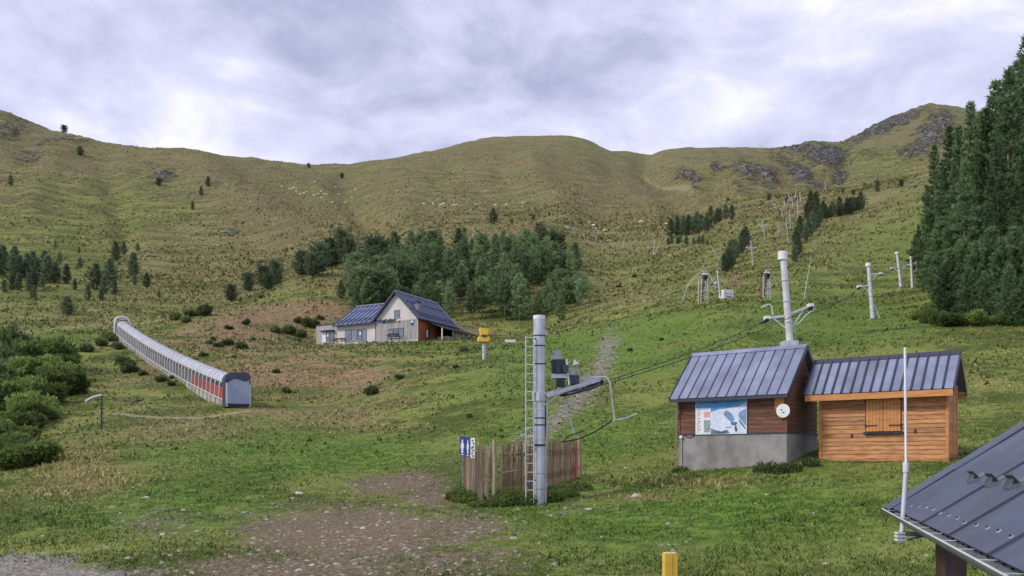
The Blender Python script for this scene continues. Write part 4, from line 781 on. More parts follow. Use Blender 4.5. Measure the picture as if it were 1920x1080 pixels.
    MB().box(xq(1035), xq(1053), 0.12, 0.50, zq(673), zq(656)).build('motor_hood', surf('grey_hood', (0.42, 0.42, 0.41), 0.6, 0, 0.2, 4), dr)
    MB().box(xq(1044), xq(1060), 0.2, 0.45, zq(724), zq(708)).build('gear_neck', M_DSTEEL, dr)
    MB().box(xq(1068), xq(1087), 0.25, 0.62, zq(719), zq(702)).build('gearbox', M_MOTOR, dr); MB().box(xq(1066), xq(1080), 0.22, 0.6, zq(702), zq(691)).build('gearbox_lid', surf('grey_lid', (0.40, 0.42, 0.43), 0.5, 0.1), dr)
    MB().beam(p(1062.5, 673, 0.1), p(1067.5, 721, 0.1), 0.05).build('stay', M_PSTEEL, dr)
    MB().beam(p(1090, 712, 0.35), p(1081, 682, 0.35), 0.10, 0.08).build('jib_post', surf('grey_post_paint', (0.46, 0.46, 0.44), 0.6), dr); MB().tube([p(1080.5, 682, 0.35), p(1078, 672, 0.35)], [0.13, 0.02], 10).build('post_cap', M_PSTEEL, dr)
    for i in range(4): q = a0+ad*(1.75+0.16*i)-upv*0.12; MB().tube([q-side*0.05, q+side*0.05], 0.09, 12).build('roller', M_DSTEEL, arm, True)
    # hooped guide tubes and their tow strap
    g = thing('tow_hanger', 'bent pale steel tube hanger with crossbar below the drive arm', 'tow hanger', b+Vector((xq(1157), 0.7, zq(785))))
    r = lambda px, py, y=0.7: Vector((xq(px), y, zq(py)))-Vector((xq(1157), 0.7, zq(785)))
    MB().tube([r(1094,708,0.62), r(1110,705), r(1136,702.5), r(1143,705), r(1148,714), r(1150,730), r(1153,755), r(1157,785)], 0.027, 8).build('bent_tube', M_PSTEEL, g, True); MB().tube([r(1153,787), r(1172,783), r(1185,780), r(1200,773)], 0.024, 8).build('crossbar', M_PSTEEL, g, True); MB().tube([r(1154,789), r(1159,783)], 0.04, 8).build('joint', M_PSTEEL, g)
    h = thing('tow_hanger', 'straight thin tube hanger with slanting crossbar above the slat fence', 'tow hanger', b+Vector((xq(1078), 0.45, zq(812))))
    r2 = lambda px, py, y=0.45: Vector((xq(px), y, zq(py)))-Vector((xq(1078), 0.45, zq(812)))
    MB().tube([r2(1057,742), r2(1064,768), r2(1070,785), r2(1079,813)], 0.022, 8).build('tube', M_PSTEEL, h, True); MB().tube([r2(1056,829), r2(1066,818), r2(1078,813), r2(1098,806)], 0.02, 8).build('crossbar', M_DSTEEL, h, True)
    s = thing('tow_strap', 'black strap sagging between the two tow hangers above the fence', 'strap', b+Vector((xq(1100), 0.6, zq(815))))
    r3 = lambda px, py, y=0.6: Vector((xq(px), y, zq(py)))-Vector((xq(1100), 0.6, zq(815)))
    MB().tube([r3(1055,829,0.45), r3(1068,826), r3(1085,823), r3(1100,817), r3(1120,808), r3(1138,797), r3(1153,786,0.7)], 0.022, 7).build('strap', M_BLACK, s, True)
    return b+wc-Vector((0,0,0.0)), side
WHEEL, WSIDE = near_mast()
# ------------------------------------------------------------------ slat fence round the mast
def fence():
    p0 = G(930, 29.0); o = thing('slat_fence', 'weathered upright slat fence with broken gate around the mast foot', 'fence', p0); rf = random.Random(8)
    def at(px, d): return G(px, d)-p0
    def run(pxa, da, pxb, db, n, top, lean=0.02, mats=(M_SLAT,), w=0.085):
        for i in range(n):
            k = (i+0.5)/n; d = da+(db-da)*k; px = pxa+(pxb-pxa)*k; p = at(px, d); tp = W(px, top[0]+(top[1]-top[0])*k+rf.uniform(-1.5, 2.5), d).z-p0.z; l = rf.uniform(-lean, lean)
            ww = w*rf.uniform(0.8, 1.15); h = tp-p.z; tw = rf.uniform(-0.25, 0.25); c, s = math.cos(tw)*ww/2, math.sin(tw)*ww/2
            def ringp(x, y, z, k2): return [(x-c*k2, y-s-0.012, z), (x+c*k2, y+s-0.012, z), (x+c*k2, y+s+0.012, z), (x-c*k2, y-s+0.012, z)]
            m = MB(); m.hexa(ringp(p.x, p.y, p.z-0.15, 1)+ringp(p.x+l*h, p.y, tp, rf.uniform(0.75, 1.0))); m.build('slat', rf.choice(mats), o)
    run(936, 29.3, 986, 30.2, 15, (834, 827), 0.03, (M_SLAT,), 0.068); run(986, 30.2, 1084, 32.2, 26, (827, 826), 0.02, (M_SLAT,), 0.076)
    GS = surf('green_slat', (0.26, 0.29, 0.18), 0.9, 0, 0.3, 2, (8, 8, 0.7), 0.4); RS = surf('reddish_slat', (0.30, 0.15, 0.12), 0.9, 0, 0.3, 2, (8, 8, 0.7), 0.4)
    run(866, 30.3, 898, 28.4, 9, (852, 845), 0.012, (M_SLAT, M_SLAT, M_POST, RS, GS)); run(897, 28.4, 903, 28.2, 2, (836, 836), 0.01, (M_SLAT,), 0.14)
    def post(px, d, py, w, m=M_POST): p = at(px, d); t = W(px, py, d).z-p0.z; MB().tube([(p.x, p.y, p.z-0.3), (p.x+0.005, p.y, (p.z+t)/2), (p.x, p.y, t)], [w, w*0.95, w*0.85], 9).build('post', m, o, True); return p, t
    post(927, 28.3, 824, 0.075); post(898, 28.5, 826, 0.05); post(1086, 32.4, 817, 0.075); post(868, 30.3, 850, 0.05); post(985, 30.3, 826, 0.05)
    # the broken gate between the posts
    gt = thing_part(o, 'gate'); q = lambda px, py, d=28.4: W(px, py, d)-p0
    MB().beam(q(901,840), q(925,838), 0.05, 0.09).build('top_rail', M_POST, gt); MB().beam(q(899,898), q(925,900), 0.05, 0.08).build('bottom_rail', M_POST, gt); MB().beam(q(896,932), q(911,888), 0.06, 0.03).build('brace', M_POST, gt)
    for px, t, b_ in ((910,842,930),(914,842,936),(917,925,932)): MB().beam(q(px,b_), q(px+0.8,t), 0.065, 0.03, (0,1,0)).build('gate_slat', M_POST if px < 917 else M_SLAT, gt)
    for px in (904, 921): MB().beam(q(px,905,28.9), q(px+0.5,846,28.9), 0.08, 0.03, (0,1,0)).build('gate_slat', M_SLAT, gt)
    # rails behind the slats, ledge, red marker lath
    for (a, da, b, db, f) in ((936,29.35,986,30.25,0.30),(936,29.35,986,30.25,0.75),(986,30.25,1084,32.25,0.30),(986,30.25,1084,32.25,0.78)):
        A, B = at(a, da), at(b, db); za = W(a, 828, da).z-p0.z; zb = W(b, 827, db).z-p0.z; MB().beam((A.x, A.y+0.05, A.z+(za-A.z)*f), (B.x, B.y+0.05, B.z+(zb-B.z)*f), 0.05, 0.09).build('rail', M_SLAT, o)
    for f in (0.35, 0.8): A, B = at(867, 30.3), at(898, 28.45); MB().beam((A.x+0.05, A.y+0.03, A.z+f), (B.x+0.05, B.y+0.03, B.z+f), 0.05, 0.08).build('rail', M_SLAT, o)
    MB().beam(q(943,886,29.0), q(968,881,29.0), 0.16, 0.035).build('ledge', M_POST, o); MB().beam(q(950,879,29.15), q(985,880,29.4), 0.05, 0.05).build('ledge_rail', M_SLAT, o)
    MB().beam(q(1078.5,901,31.95), q(1080,833,31.95), 0.055, 0.02, (0,1,0)).build('red_lath', M_RED, o)
    MB().tube([q(938,833,29.2), q(960,830,29.5), q(980,826.5,29.9), q(984,832,29.9)], 0.014, 5).build('wire', M_POST, o)
    # three small signs on the fence corner
    def sign(px0, px1, py0, py1, d, rz, label, kindm):
        p = W((px0+px1)/2, (py0+py1)/2, d); w = (px1-px0)/F*d/math.cos(rz); h = (py1-py0)/F*d
        s = thing('pictogram_sign', label, 'sign', p, rz); MB().box(-w/2, w/2, -0.01, 0.01, -h/2, h/2).build('panel', kindm, s); return s, w, h
    for k, (a, b, y0, y1, dd) in enumerate(((862,872.5,818,855,29.6),(872.8,882,819,857,29.15))):
        s, w, h = sign(a, b, y0, y1, dd, math.radians(-22), ('blue sign with a white standing figure at the fence corner', 'blue sign with a slim white figure beside the white text sign')[k], M_BLUE)
        f = 1.0 if k == 0 else 0.75
        pts = [(-0.10,0.18),(-0.22,0.12),(-0.26,-0.10),(-0.16,-0.12),(-0.15,-0.36),(0.12,-0.36),(0.14,-0.12),(0.24,-0.08),(0.20,0.12),(0.10,0.18),(0.10,0.30),(0.0,0.36),(-0.10,0.30)]
        MB().poly([(x*w*f*1.25, -0.0135, z*h) for x, z in pts][::-1], (0, 0.002, 0)).build('figure', M_WHITE, s); MB().box(-w*0.34, w*0.34, -0.0135, -0.0105, -h*0.45, -h*0.415).build('caption', M_WHITE, s)
    s, w, h = sign(882.3, 890.5, 821, 859, 28.8, math.radians(-22), 'white sign with dark symbols in a column at the fence corner', M_WHITE)
    for i, (u, v) in enumerate(((-0.05,0.36),(0.2,0.22),(0.12,0.06),(-0.18,0.0),(0.1,-0.12),(-0.1,-0.26),(0.12,-0.40))): MB().box((u-0.16)*w, (u+0.16)*w, -0.0135, -0.0105, (v-0.045)*h, (v+0.045)*h).build('symbol', M_FRAME, s)
fence()
# ------------------------------------------------------------------ lift towers up the slope
TW = []
def tower(px, py, d, ptx, pty, r, arms, label, group=None, box=0.0, steps=0, stay=None, mp=None):
    mp = mp or M_PSTEEL
    """leaning tubular tower: base at ground column px (row py or depth d), top seen at (ptx, pty)"""
    b = G(px, d) if d else hit(px, py, 60); d = b.y; K = d/F; top = W(ptx, pty, d)-b
    o = thing('lift_tower', label, 'lift tower', b, 0, group); at = lambda k: top*k
    MB().tube([at(-0.03)-Vector((0,0,0.3)), at(0.5), at(1.0)], [r, r*0.95, r*0.85], 14).build('pole', mp, o, True)
    if box: MB().tube([at(1.0)-Vector((0,0,box)), at(1.0)+Vector((0,0,0.03))], r*1.28, 14).build('cap', M_WHITE if not group else mp, o, True)
    MB().box(-r*1.8, r*1.8, -r*1.8, r*1.8, -0.5, 0.12).build('footing', M_CONC, o)
    for i in range(steps): k = 0.15+0.8*i/steps; MB().tube([at(k), at(k+0.006)], r*1.1, 14).build('band', M_STEEL, o)
    heads = []
    for (ax, ay, sx, sy, th) in arms:            # arm from pole row sy to photo point (ax, ay); brace from row sy+...
        k = (W(0, sy, d).z-b.z)/top.z; e = W(ax, ay, d)-b; a = thing_part(o, 'arm')
        MB().beam(at(k), e, th, th*1.2).build('beam', M_PSTEEL, a); kb = max(0.05, k-abs(e.x-at(k).x)*0.75/top.length); MB().beam(at(kb), at(k)*0.25+e*0.75, th*0.7).build('brace', M_PSTEEL, a)
        sg = 1 if e.x > at(k).x else -1
        MB().box(e.x-th*1.4, e.x+th*1.4, e.y-th*2.2, e.y+th*2.2, e.z-th*0.9, e.z+th*0.9).build('head', M_WHITE, a)
        for q in (-1, 1): c = e+Vector((0.02*sg, q*th*2.0, -th*1.6)); MB().tube([c-Vector((th*0.4,0,0)), c+Vector((th*0.4,0,0))], th*1.1, 12).build('sheave', M_DSTEEL, a, True)
        heads.append(b+e)
    if stay: MB().beam(W(stay[0], stay[1], d)-b, W(stay[2], stay[3], d)-b-Vector((0,0,0.2)), r*0.55).build('stay', M_PSTEEL, o)
    return o, heads, b, top
o1, h1, b1, t1 = tower(1491, 0, 41.0, 1467.5, 473, 0.175, [(1438,596,0,592,0.085),(1519,573,0,590,0.085)], 'tall leaning steel lift tower standing behind the dark hut', None, 0.36, 6)
K1 = lambda px, py, y=0: W(px, py, 41.0)-b1+Vector((0, y, 0))
MB().tube([K1(1427,577), K1(1436,573), K1(1443,571), K1(1447,575), K1(1449,590)], 0.035, 8).build('guide_hook', M_PSTEEL, o1, True); MB().tube([K1(1476,652), K1(1484,640), K1(1483,600), K1(1478,545)], 0.03, 6).build('ladder_rail', M_STEEL, o1, True)
MB().tube([K1(1520,573), K1(1530,578), K1(1512,590), K1(1500,604), K1(1486,612)], 0.025, 6).build('guide_tube', M_PSTEEL, o1, True); MB().box(-0.35+K1(1480,640).x, 0.35+K1(1480,640).x, -0.3, 0.3, K1(0,656).z, K1(0,640).z).build('service_box', M_STEEL, o1)
MB().tube([K1(1437,600), K1(1432,604), K1(1425,606)], 0.06, 8).build('catch_roller', M_DSTEEL, o1)
for i in range(16): k = 0.2+0.7*i/16; q = t1*k; MB().tube([q+Vector((0.2,-0.05,0)), q+Vector((0.34,-0.05,0))], 0.012, 5).build('step_iron', M_STEEL, o1)
o2, h2, b2, t2 = tower(1637, 600, None, 1628, 494, 0.22, [(1611,537,0,535,0.12),(1651,513,0,514,0.09)], 'leaning lift tower with two side arms on the open grass slope', None, 0.3, 3, (1634,562,1652,599))
o3, h3, b3, t3 = tower(1690, 542, None, 1682, 473, 0.23, [(1672,503,0,501,0.12),(1704,497,0,497,0.10)], 'lift tower with strut standing beside the spruce wood', None, 0.3, 2, (1686,520,1696,542))
o4, h4, b4, t4 = tower(1711, 542, None, 1708, 482, 0.20, [(1718,493,0,495,0.10)], 'slim lift tower right at the edge of the spruce wood', None, 0.2, 1)
MB().tube([W(1718,493,b4.y)-b4, W(1719,505,b4.y)-b4, W(1716,510,b4.y)-b4], 0.05, 6).build('guide_tube', M_PSTEEL, o4, True)
M_FARSTEEL = surf('weathered_steel', (0.44, 0.44, 0.44), 0.6, 0.1, 0.2, 1)
ro = 'pale lift tower in the line climbing the upper slope'
for px, py, tx, ty, arm in ((1412,502,1408,452,1),(1434,452,1430,412,1),(1478,458,1474,412,0),(1468,412,1466,391,0),(1483,432,1480,392,0),(1496,414,1495,374,0),(1472,388,1470,372,0),(1488,390,1484,370,0),(1501,380,1500,361,0),(1490,372,1493,358,0),(1548,358,1547,340,0),(1481,378,1478,362,0),(1461,437,1460,422,0)):
    tower(px, py, None, tx, ty, 0.13 if py > 400 else 0.20, [(tx+9,(ty*0.75+py*0.25),0,ty*0.75+py*0.25,0.10),(tx-8,(ty*0.75+py*0.25),0,ty*0.75+py*0.25,0.10)] if arm else [], ro, 'lift towers on the upper slope', 0.25, 0, None, M_FARSTEEL)
def cable(label, pts, r=0.018):
    m = MB(); path = []
    for a, b in zip(pts[:-1], pts[1:]):
        for i in range(10): k = i/10; q = a.lerp(b, k); q.z -= (b-a).length*0.012*4*k*(1-k); path.append(q)
    path.append(pts[-1]); m.tube(path, r, 5); o = m.build('lift_cable', M_DSTEEL, None, True); tag(o, label, 'cable')
dn = Vector((0,0,-0.12))
cable('left tow cable from the drive wheel up to the leaning tower', [WHEEL+WSIDE*0.66, h1[0]+dn, h2[0]+dn, h3[0]+dn]); cable('right tow cable from the drive wheel over the far arm of the leaning tower', [WHEEL-WSIDE*0.66, h1[1]+dn, h2[1]+dn, h3[1]+dn])
# ------------------------------------------------------------------ two return stations, white notice, service post
def station(px, py, top_py, label, flip):
    b = hit(px, py, 60); d = b.y; K = d/F; h = (py-top_py)*K; o = thing('lift_station', label, 'lift station', b)
    RS = surf('red_station_paint', (0.32, 0.07, 0.06), 0.6)
    for i, (x, y) in enumerate(((-0.62,0),(0.5,0),(-0.3,1.3),(0.8,1.3))): MB().beam((x,y,-0.4), (x*0.85,y,h*0.80), 0.10).build('leg', M_FARSTEEL if i else M_PSTEEL, o)
    for zz in (0.35, 0.7): MB().beam((-0.6,0,h*zz), (0.5,0,h*zz), 0.08).build('cross_beam', M_STEEL, o); MB().beam((-0.6,0,h*zz), (0.6,1.3,h*zz), 0.07).build('cross_beam', M_STEEL, o)
    MB().beam((-0.5,0,h*0.1), (-0.1,0.1,h*0.75), 0.14).build('strut', M_MOTOR, o); MB().beam((0.0,0.05,0), (0.1,0.05,h*0.7), 0.06).build('ladder_rail', M_PSTEEL, o); MB().beam((0.3,0.05,0), (0.35,0.05,h*0.7), 0.06).build('ladder_rail', M_PSTEEL, o)
    for i in range(8): z = h*(0.08+0.08*i); MB().beam((0.0+0.01*i,0.05,z), (0.3,0.05,z), 0.04).build('rung', M_PSTEEL, o)
    MB().tube([(-0.1,0.3,h*0.70), (0.05,0.3,h*0.84)], 0.45, 14).build('drive_wheel', M_BLACK, o, True); MB().box(-0.35,0.3,0.0,0.5,h*0.84,h*0.90).build('motor_cover', M_WHITE, o)
    MB().beam((-0.05,0.3,h*0.85), (-0.15,0.3,h), 0.10).build('jib', M_PSTEEL, o); MB().beam((-0.15,0.3,h*0.99), (0.7 if flip else 0.4,0.3,h*0.97), 0.06).build('jib_arm', M_PSTEEL, o)
    MB().beam((-0.95,0.2,-0.3), (-0.9,0.2,h*0.72), 0.10).build('guard_post', M_PSTEEL if not flip else RS, o); MB().beam((-0.74,0.2,-0.3), (-0.7,0.2,h*0.55), 0.10).build('guard_post', RS, o)
    g = MB().tube([(0.5,0.3,h*0.82), (1.0,0.3,h*0.7), (1.5,0.3,h*0.45), (1.7,0.3,h*0.3)] if flip else [(-0.2,0.3,h*1.0), (-1.2,0.5,h*0.85), (-2.4,0.6,h*0.55), (-3.2,0.7,h*0.05)], 0.04, 6); g.build('guide_tube', M_PSTEEL, o, True)
station(1322, 566, 506, 'lift return station on steel legs left of the white notice', False); station(1439, 560, 504, 'lift return station on steel legs right of the white notice', True)
def notice():
    b = hit(1366, 561, 60); d = b.y; K = d/F; o = thing('notice_box', 'white notice box with dark lettering lines between the lift stations', 'notice', b, 0.25)
    w, h = 21*K, 18*K; MB().box(-w/2, w/2, 0, 0.55, 0.08, h).build('box', M_WHITE, o); MB().box(w/2+0.002, w/2+0.03, 0.02, 0.53, 0.10, h-0.02).build('side_panel', M_BLUE, o)
    for u, v, l in ((-0.35,0.56,0.28),(0.08,0.56,0.25),(-0.34,0.30,0.68),(-0.2,0.18,0.5)): MB().box(u*w, (u+l)*w, -0.012, -0.002, v*h-0.04, v*h+0.04).build('lettering', M_FRAME, o)
    for x in (-w*0.4, w*0.4): MB().box(x-0.05, x+0.05, 0.2, 0.3, -0.4, 0.1).build('foot', M_STEEL, o)
    b = hit(1351, 562, 60); o = thing('service_post', 'grey post with side arm just left of the white notice', 'post', b); h = (562-510)*b.y/F; t = -6*b.y/F
    MB().tube([(0,0,-0.3), (t,0,h)], 0.12, 10).build('pole', M_STEEL, o, True); MB().tube([(0,0,-0.1), (t*0.14,0,h*0.14)], 0.17, 10).build('sleeve', M_WHITE, o); MB().beam((t*0.66,0,h*0.66), (t*0.66+1.1,0,h*0.66), 0.09).build('arm', M_PSTEEL, o); MB().tube([(t,0,h*0.98),(t,0,h*1.03)], 0.17, 10).build('cap', M_PSTEEL, o)
notice()
# snow lances: thin slanting poles on the slope
def lance(px, py, tx, ty, label=None):
    b = hit(px, py, 60); t = W(tx, ty, b.y)-b; o = thing('snow_lance', label or 'thin slanting snow lance pole on the far slope', 'snow lance', b, 0, None if label else 'snow lances on the far slope'); r = 0.04 if b.y < 180 else 0.06
    MB().tube([(0,0,-0.3), t*0.25, t], [r*1.6, r*1.3, r*0.7], 8).build('pole', M_PSTEEL, o, True); MB().beam((t.x*0.6,0.2,-0.2), t*0.28, r*1.5).build('stand', M_PSTEEL, o); MB().tube([t, t*1.02], [r*2, r], 8).build('nozzle', M_PSTEEL, o)
    if label: MB().box(-0.5, -0.15, -0.15, 0.15, 0.8, 1.2).build('box', M_WHITE, o)
lance(1345, 542, 1311, 487, 'long slanting snow lance leaning over the left return station')
for a in ((1356,497,1333,462),(1225,478,1228,449),(1226,478,1242,446),(1166,466,1172,445),(1357,399,1350,384),(1454,391,1448,378),(1074,432,1078,421),(1118,446,1123,432),(1507,562,1520,487),(1372,455,1360,442),(1100,440,1106,428)): lance(*a)
# ------------------------------------------------------------------ yellow snow gun, pennant post, marker, pale bench
def snow_gun():
    b = G(908, 90); o = thing('snow_gun', 'snow gun under yellow covers on a grey post beside the lodge', 'snow gun', b); K = 90/F; z = lambda py: W(0, py, 90).z-b.z
    MB().tube([(0,0,-0.4), (0,0,z(644))], 0.20, 12).build('post', M_STEEL, o, True); MB().box(-0.22, -0.05, -0.25, -0.15, z(660), z(646)).build('control_box', M_WHITE, o)
    def lump(name, cz, rx, rz, ry=0.5, m=M_YELLOW, n=9, sh=0.7):
        q = MB(); rings = []
        for i in range(n):
            a = -math.pi/2+math.pi*i/(n-1); cr = max(0.02, abs(math.cos(a))**sh); rings.append((cr, cz+rz*math.sin(a)))
        k = 16
        for cr, zz in rings:
            for j in range(k): t = 2*math.pi*j/k; ct, st = math.cos(t), math.sin(t); q.v.append((rx*cr*math.copysign(abs(ct)**0.6, ct), ry*cr*math.copysign(abs(st)**0.6, st), zz+0.05*math.sin(3*t)))
        for i in range(n-1):
            for j in range(k): q.f.append((i*k+j, i*k+(j+1) % k, (i+1)*k+(j+1) % k, (i+1)*k+j))
        q.f += [tuple(range(k-1, -1, -1)), tuple((n-1)*k+j for j in range(k))]
        return q.build(name, m, o, True)
    for nm, zc, pts, y0, y1 in (('lower_cover', z(637), ((-0.70,-0.30),(0.55,-0.33),(0.70,-0.02),(0.64,0.27),(-0.58,0.30),(-0.74,0.08)), -0.5, 0.5), ('upper_cover', z(623), ((-0.48,-0.42),(0.30,-0.44),(0.50,-0.22),(0.56,0.42),(0.22,0.30),(-0.18,0.40),(-0.50,0.46)), -0.42, 0.42)):
        cx = sum(p[0] for p in pts)/len(pts); q = MB(); k = len(pts)
        for yy, sc in ((y0, 0.8), (y0*0.7, 1.0), (y1*0.7, 1.0), (y1, 0.8)): q.v += [(cx+(a-cx)*sc, yy, zc+b_*sc) for a, b_ in pts]
        for i in range(3): q.f += [(i*k+j, i*k+(j+1) % k, (i+1)*k+(j+1) % k, (i+1)*k+j) for j in range(k)]
        q.f += [tuple(range(k-1, -1, -1)), tuple(3*k+j for j in range(k))]; q.build(nm, M_YELLOW, o)
    MB().box(-0.2, 0.22, -0.56, -0.3, z(633), z(629)).build('gap_shadow', M_FRAME, o); MB().tube([(0.5,-0.1,z(626)), (0.62,-0.1,z(617))], 0.10, 8).build('horn', surf('pale_yellow', (0.78,0.66,0.35), 0.6), o, True); MB().tube([(-0.45,-0.1,z(622)), (-0.5,-0.1,z(616))], 0.09, 8).build('horn', M_YELLOW, o, True)  # first box: dark piece standing in for the shadow between the covers
snow_gun()
def small():
    b = hit(190, 806, 40); K = b.y/F; o = thing('pennant_post', 'thin dark post with a drooping white pennant on the dry grass', 'post', b); h = 64*K
    MB().tube([(0,0,-0.3), (0.02,0,h)], 0.055, 8).build('post', M_FRAME, o, True)
    pts = [(0.06,h),(-0.25,h-0.05),(-0.6,h-0.16),(-0.9,h-0.32),(-1.1,h-0.45),(-1.12,h-0.34),(-0.85,h-0.16),(-0.55,h-0.03),(-0.2,h+0.06),(0.06,h+0.08)]
    MB().poly([(x,-0.06,z) for x, z in pts], (0,0.05,0)).build('pennant', M_WHITE, o); MB().poly([(x,0.0,z-0.12) for x, z in pts[:6]]+[(0.06,0.0,h-0.05)], (0,0.03,0)).build('pennant_fold', M_GWOOD, o)
    b = hit(155, 714, 60); o = thing('marker_board', 'small dark marker board with a white patch beside the grass path', 'marker', b); MB().box(-0.28,0.28,-0.05,0.05,0.1,0.75).build('board', M_FRAME, o); MB().box(-0.02,0.14,-0.062,-0.05,0.2,0.6).build('patch', M_WHITE, o); MB().box(-0.04,0.04,-0.03,0.03,-0.3,0.1).build('stake', M_POST, o)
    b = G(957, 120); z = W(957, 639, 120).z-b.z; o = thing('white_barrier', 'low white barrier board on thin legs at the terrace edge right of the snow gun', 'barrier', b); MB().box(-0.75,0.75,-0.04,0.04,z-0.18,z+0.16).build('board', M_WHITE, o)
    for x in (-0.6, 0.6): MB().beam((x,0.05,-0.3), (x,0.05,z), 0.06).build('leg', M_GWOOD, o)
small()
# ------------------------------------------------------------------ pale livestock grazing far up
def cow_mesh(seed):
    r = random.Random(seed); m = MB(); secs = [(-0.85,0.95,0.20),(-0.7,1.0,0.34),(-0.3,1.0,0.40),(0.2,1.0,0.38),(0.6,1.05,0.34),(0.85,1.12,0.22),(1.05,1.05 if seed % 2 else 0.75,0.16),(1.3,0.98 if seed % 2 else 0.45,0.13),(1.5,0.9 if seed % 2 else 0.32,0.08)]
    m.tube([(x,0,z) for x, z, q in secs], [q for *_, q in secs], 10)
    for x, y in ((-0.6,0.2),(-0.6,-0.2),(0.55,0.2),(0.55,-0.2)): m.tube([(x,y,0.9), (x+0.03,y,0.45), (x,y,-0.05)], [0.13,0.08,0.06], 6)
    m.tube([(-0.85,0,1.1), (-1.0,0,0.8), (-0.98,0,0.4)], 0.04, 5)
    return m.mesh('animal', surf('pale_hide', (0.80, 0.75, 0.66), 0.8, 0, 0.1, 2), True)
COWS = [cow_mesh(1), cow_mesh(2)]
for px, py in ((529,352),(543,356),(548,357),(551,355),(556,359),(563,366),(570,365),(575,363),(590,344),(588,370),(596,369),(602,361),(608,366),(603,374),(612,368),(623,381),(629,353),(635,366),(649,383),(660,374),(666,357),(745,360),(795,385),(812,384),(826,386),(832,384),(851,387),(856,388),(893,386),(928,387),(949,386),(981,383),(1064,430),(1105,421),(1112,426),(1116,431),(1134,435),(1201,419),(1250,422)):
    b = hit(px, py, 260); o = link('grazing_animal', RT.choice(COWS)); o.location = b-Vector((0,0,0.05)); o.rotation_euler = (0, 0, RT.choice((0, math.pi))+RT.uniform(-0.7, 0.7)); o.scale = ((1.15 if b.y > 450 else 0.8),)*3
    tag(o, 'pale grazing animal on the far mountainside', 'livestock', 'pale livestock grazing on the far slope')
# ------------------------------------------------------------------ vegetation
def mat_leaf(name, dark, light, rand=0.25, scale=0.7):
    t = NT(name); co = t.n('ShaderNodeTexCoord').outputs['Object']
    A = t.n('ShaderNodeVertexColor', layer_name='mask'); sa = t.n('ShaderNodeSeparateColor'); t.l(A.outputs[0], sa.inputs[0])
    f = t.noise(co, scale, 3, 0.6)
    k = t.mix(t.ss(t.math('ADD', t.math('MULTIPLY', sa.outputs[0], 0.6), t.math('MULTIPLY', f, 0.5)), 0.25, 0.85), tuple(dark), tuple(light))
    r = t.n('ShaderNodeObjectInfo').outputs['Random']
    k = t.mix(1.0, k, t.cgrey(r, 1-rand, 1+rand), 'MULTIPLY')
    t.put(t.b.inputs['Base Color'], k); t.b.inputs['Roughness'].default_value = 0.75; t.b.inputs['Specular IOR Level'].default_value = 0.25
    tr = t.n('ShaderNodeBsdfTranslucent'); t.l(k, tr.inputs[0]); ms = t.n('ShaderNodeMixShader'); ms.inputs[0].default_value = 0.5
    t.l(t.b.outputs[0], ms.inputs[1]); t.l(tr.outputs[0], ms.inputs[2]); t.l(ms.outputs[0], t.out.inputs[0])
    return t.m
M_PINE = mat_leaf('pine_needles', (0.098, 0.165, 0.072), (0.34, 0.44, 0.215), 0.45)
M_SPRUCE = mat_leaf('spruce_needles', (0.060, 0.120, 0.055), (0.24, 0.34, 0.15), 0.42)
M_DARKPINE = mat_leaf('dark_pine_needles', (0.078, 0.120, 0.066), (0.23, 0.29, 0.16), 0.35)
M_BUSH = mat_leaf('bush_leaves', (0.080, 0.140, 0.028), (0.28, 0.36, 0.11), 0.5)
M_DBUSH = mat_leaf('dark_bush_leaves', (0.070, 0.110, 0.040), (0.22, 0.27, 0.11), 0.3)
M_BARK = surf('bark', (0.17, 0.12, 0.085), 0.9, 0, 0.4, 2.0, (4, 4, 0.6), 0.6)
M_PBARK = surf('pale_bark', (0.27, 0.22, 0.17), 0.9, 0, 0.4, 2.0, (4, 4, 0.6), 0.6)
def sprays(rs, P, D, ln, wd, k):
    """k narrow triangles at each point P, pointing roughly along D"""
    n = len(P); P = np.repeat(P, k, 0); D = np.repeat(D, k, 0); ln = np.repeat(ln, k); val = np.repeat(rs.rand(n), k)
    D = D+rs.normal(0, 0.55, D.shape); D /= np.linalg.norm(D, axis=1)[:, None]+1e-9
    S = np.cross(D, rs.normal(0, 1, D.shape)); S /= np.linalg.norm(S, axis=1)[:, None]+1e-9
    ln = ln*rs.uniform(0.6, 1.3, len(P)); S *= (ln*wd)[:, None]; P = P+rs.normal(0, 0.12, P.shape)*ln[:, None]
    V = np.stack([P-S, P+S, P+D*ln[:, None]], 1).reshape(-1, 3)
    val = np.clip(val*0.7+rs.rand(len(P))*0.3, 0, 1); A = np.stack([val*0.6, val*0.6, val*0.7+0.42], 1).ravel()
    return V, np.arange(len(V)).reshape(-1, 3), np.stack([A, A, A, np.ones_like(A)], -1)
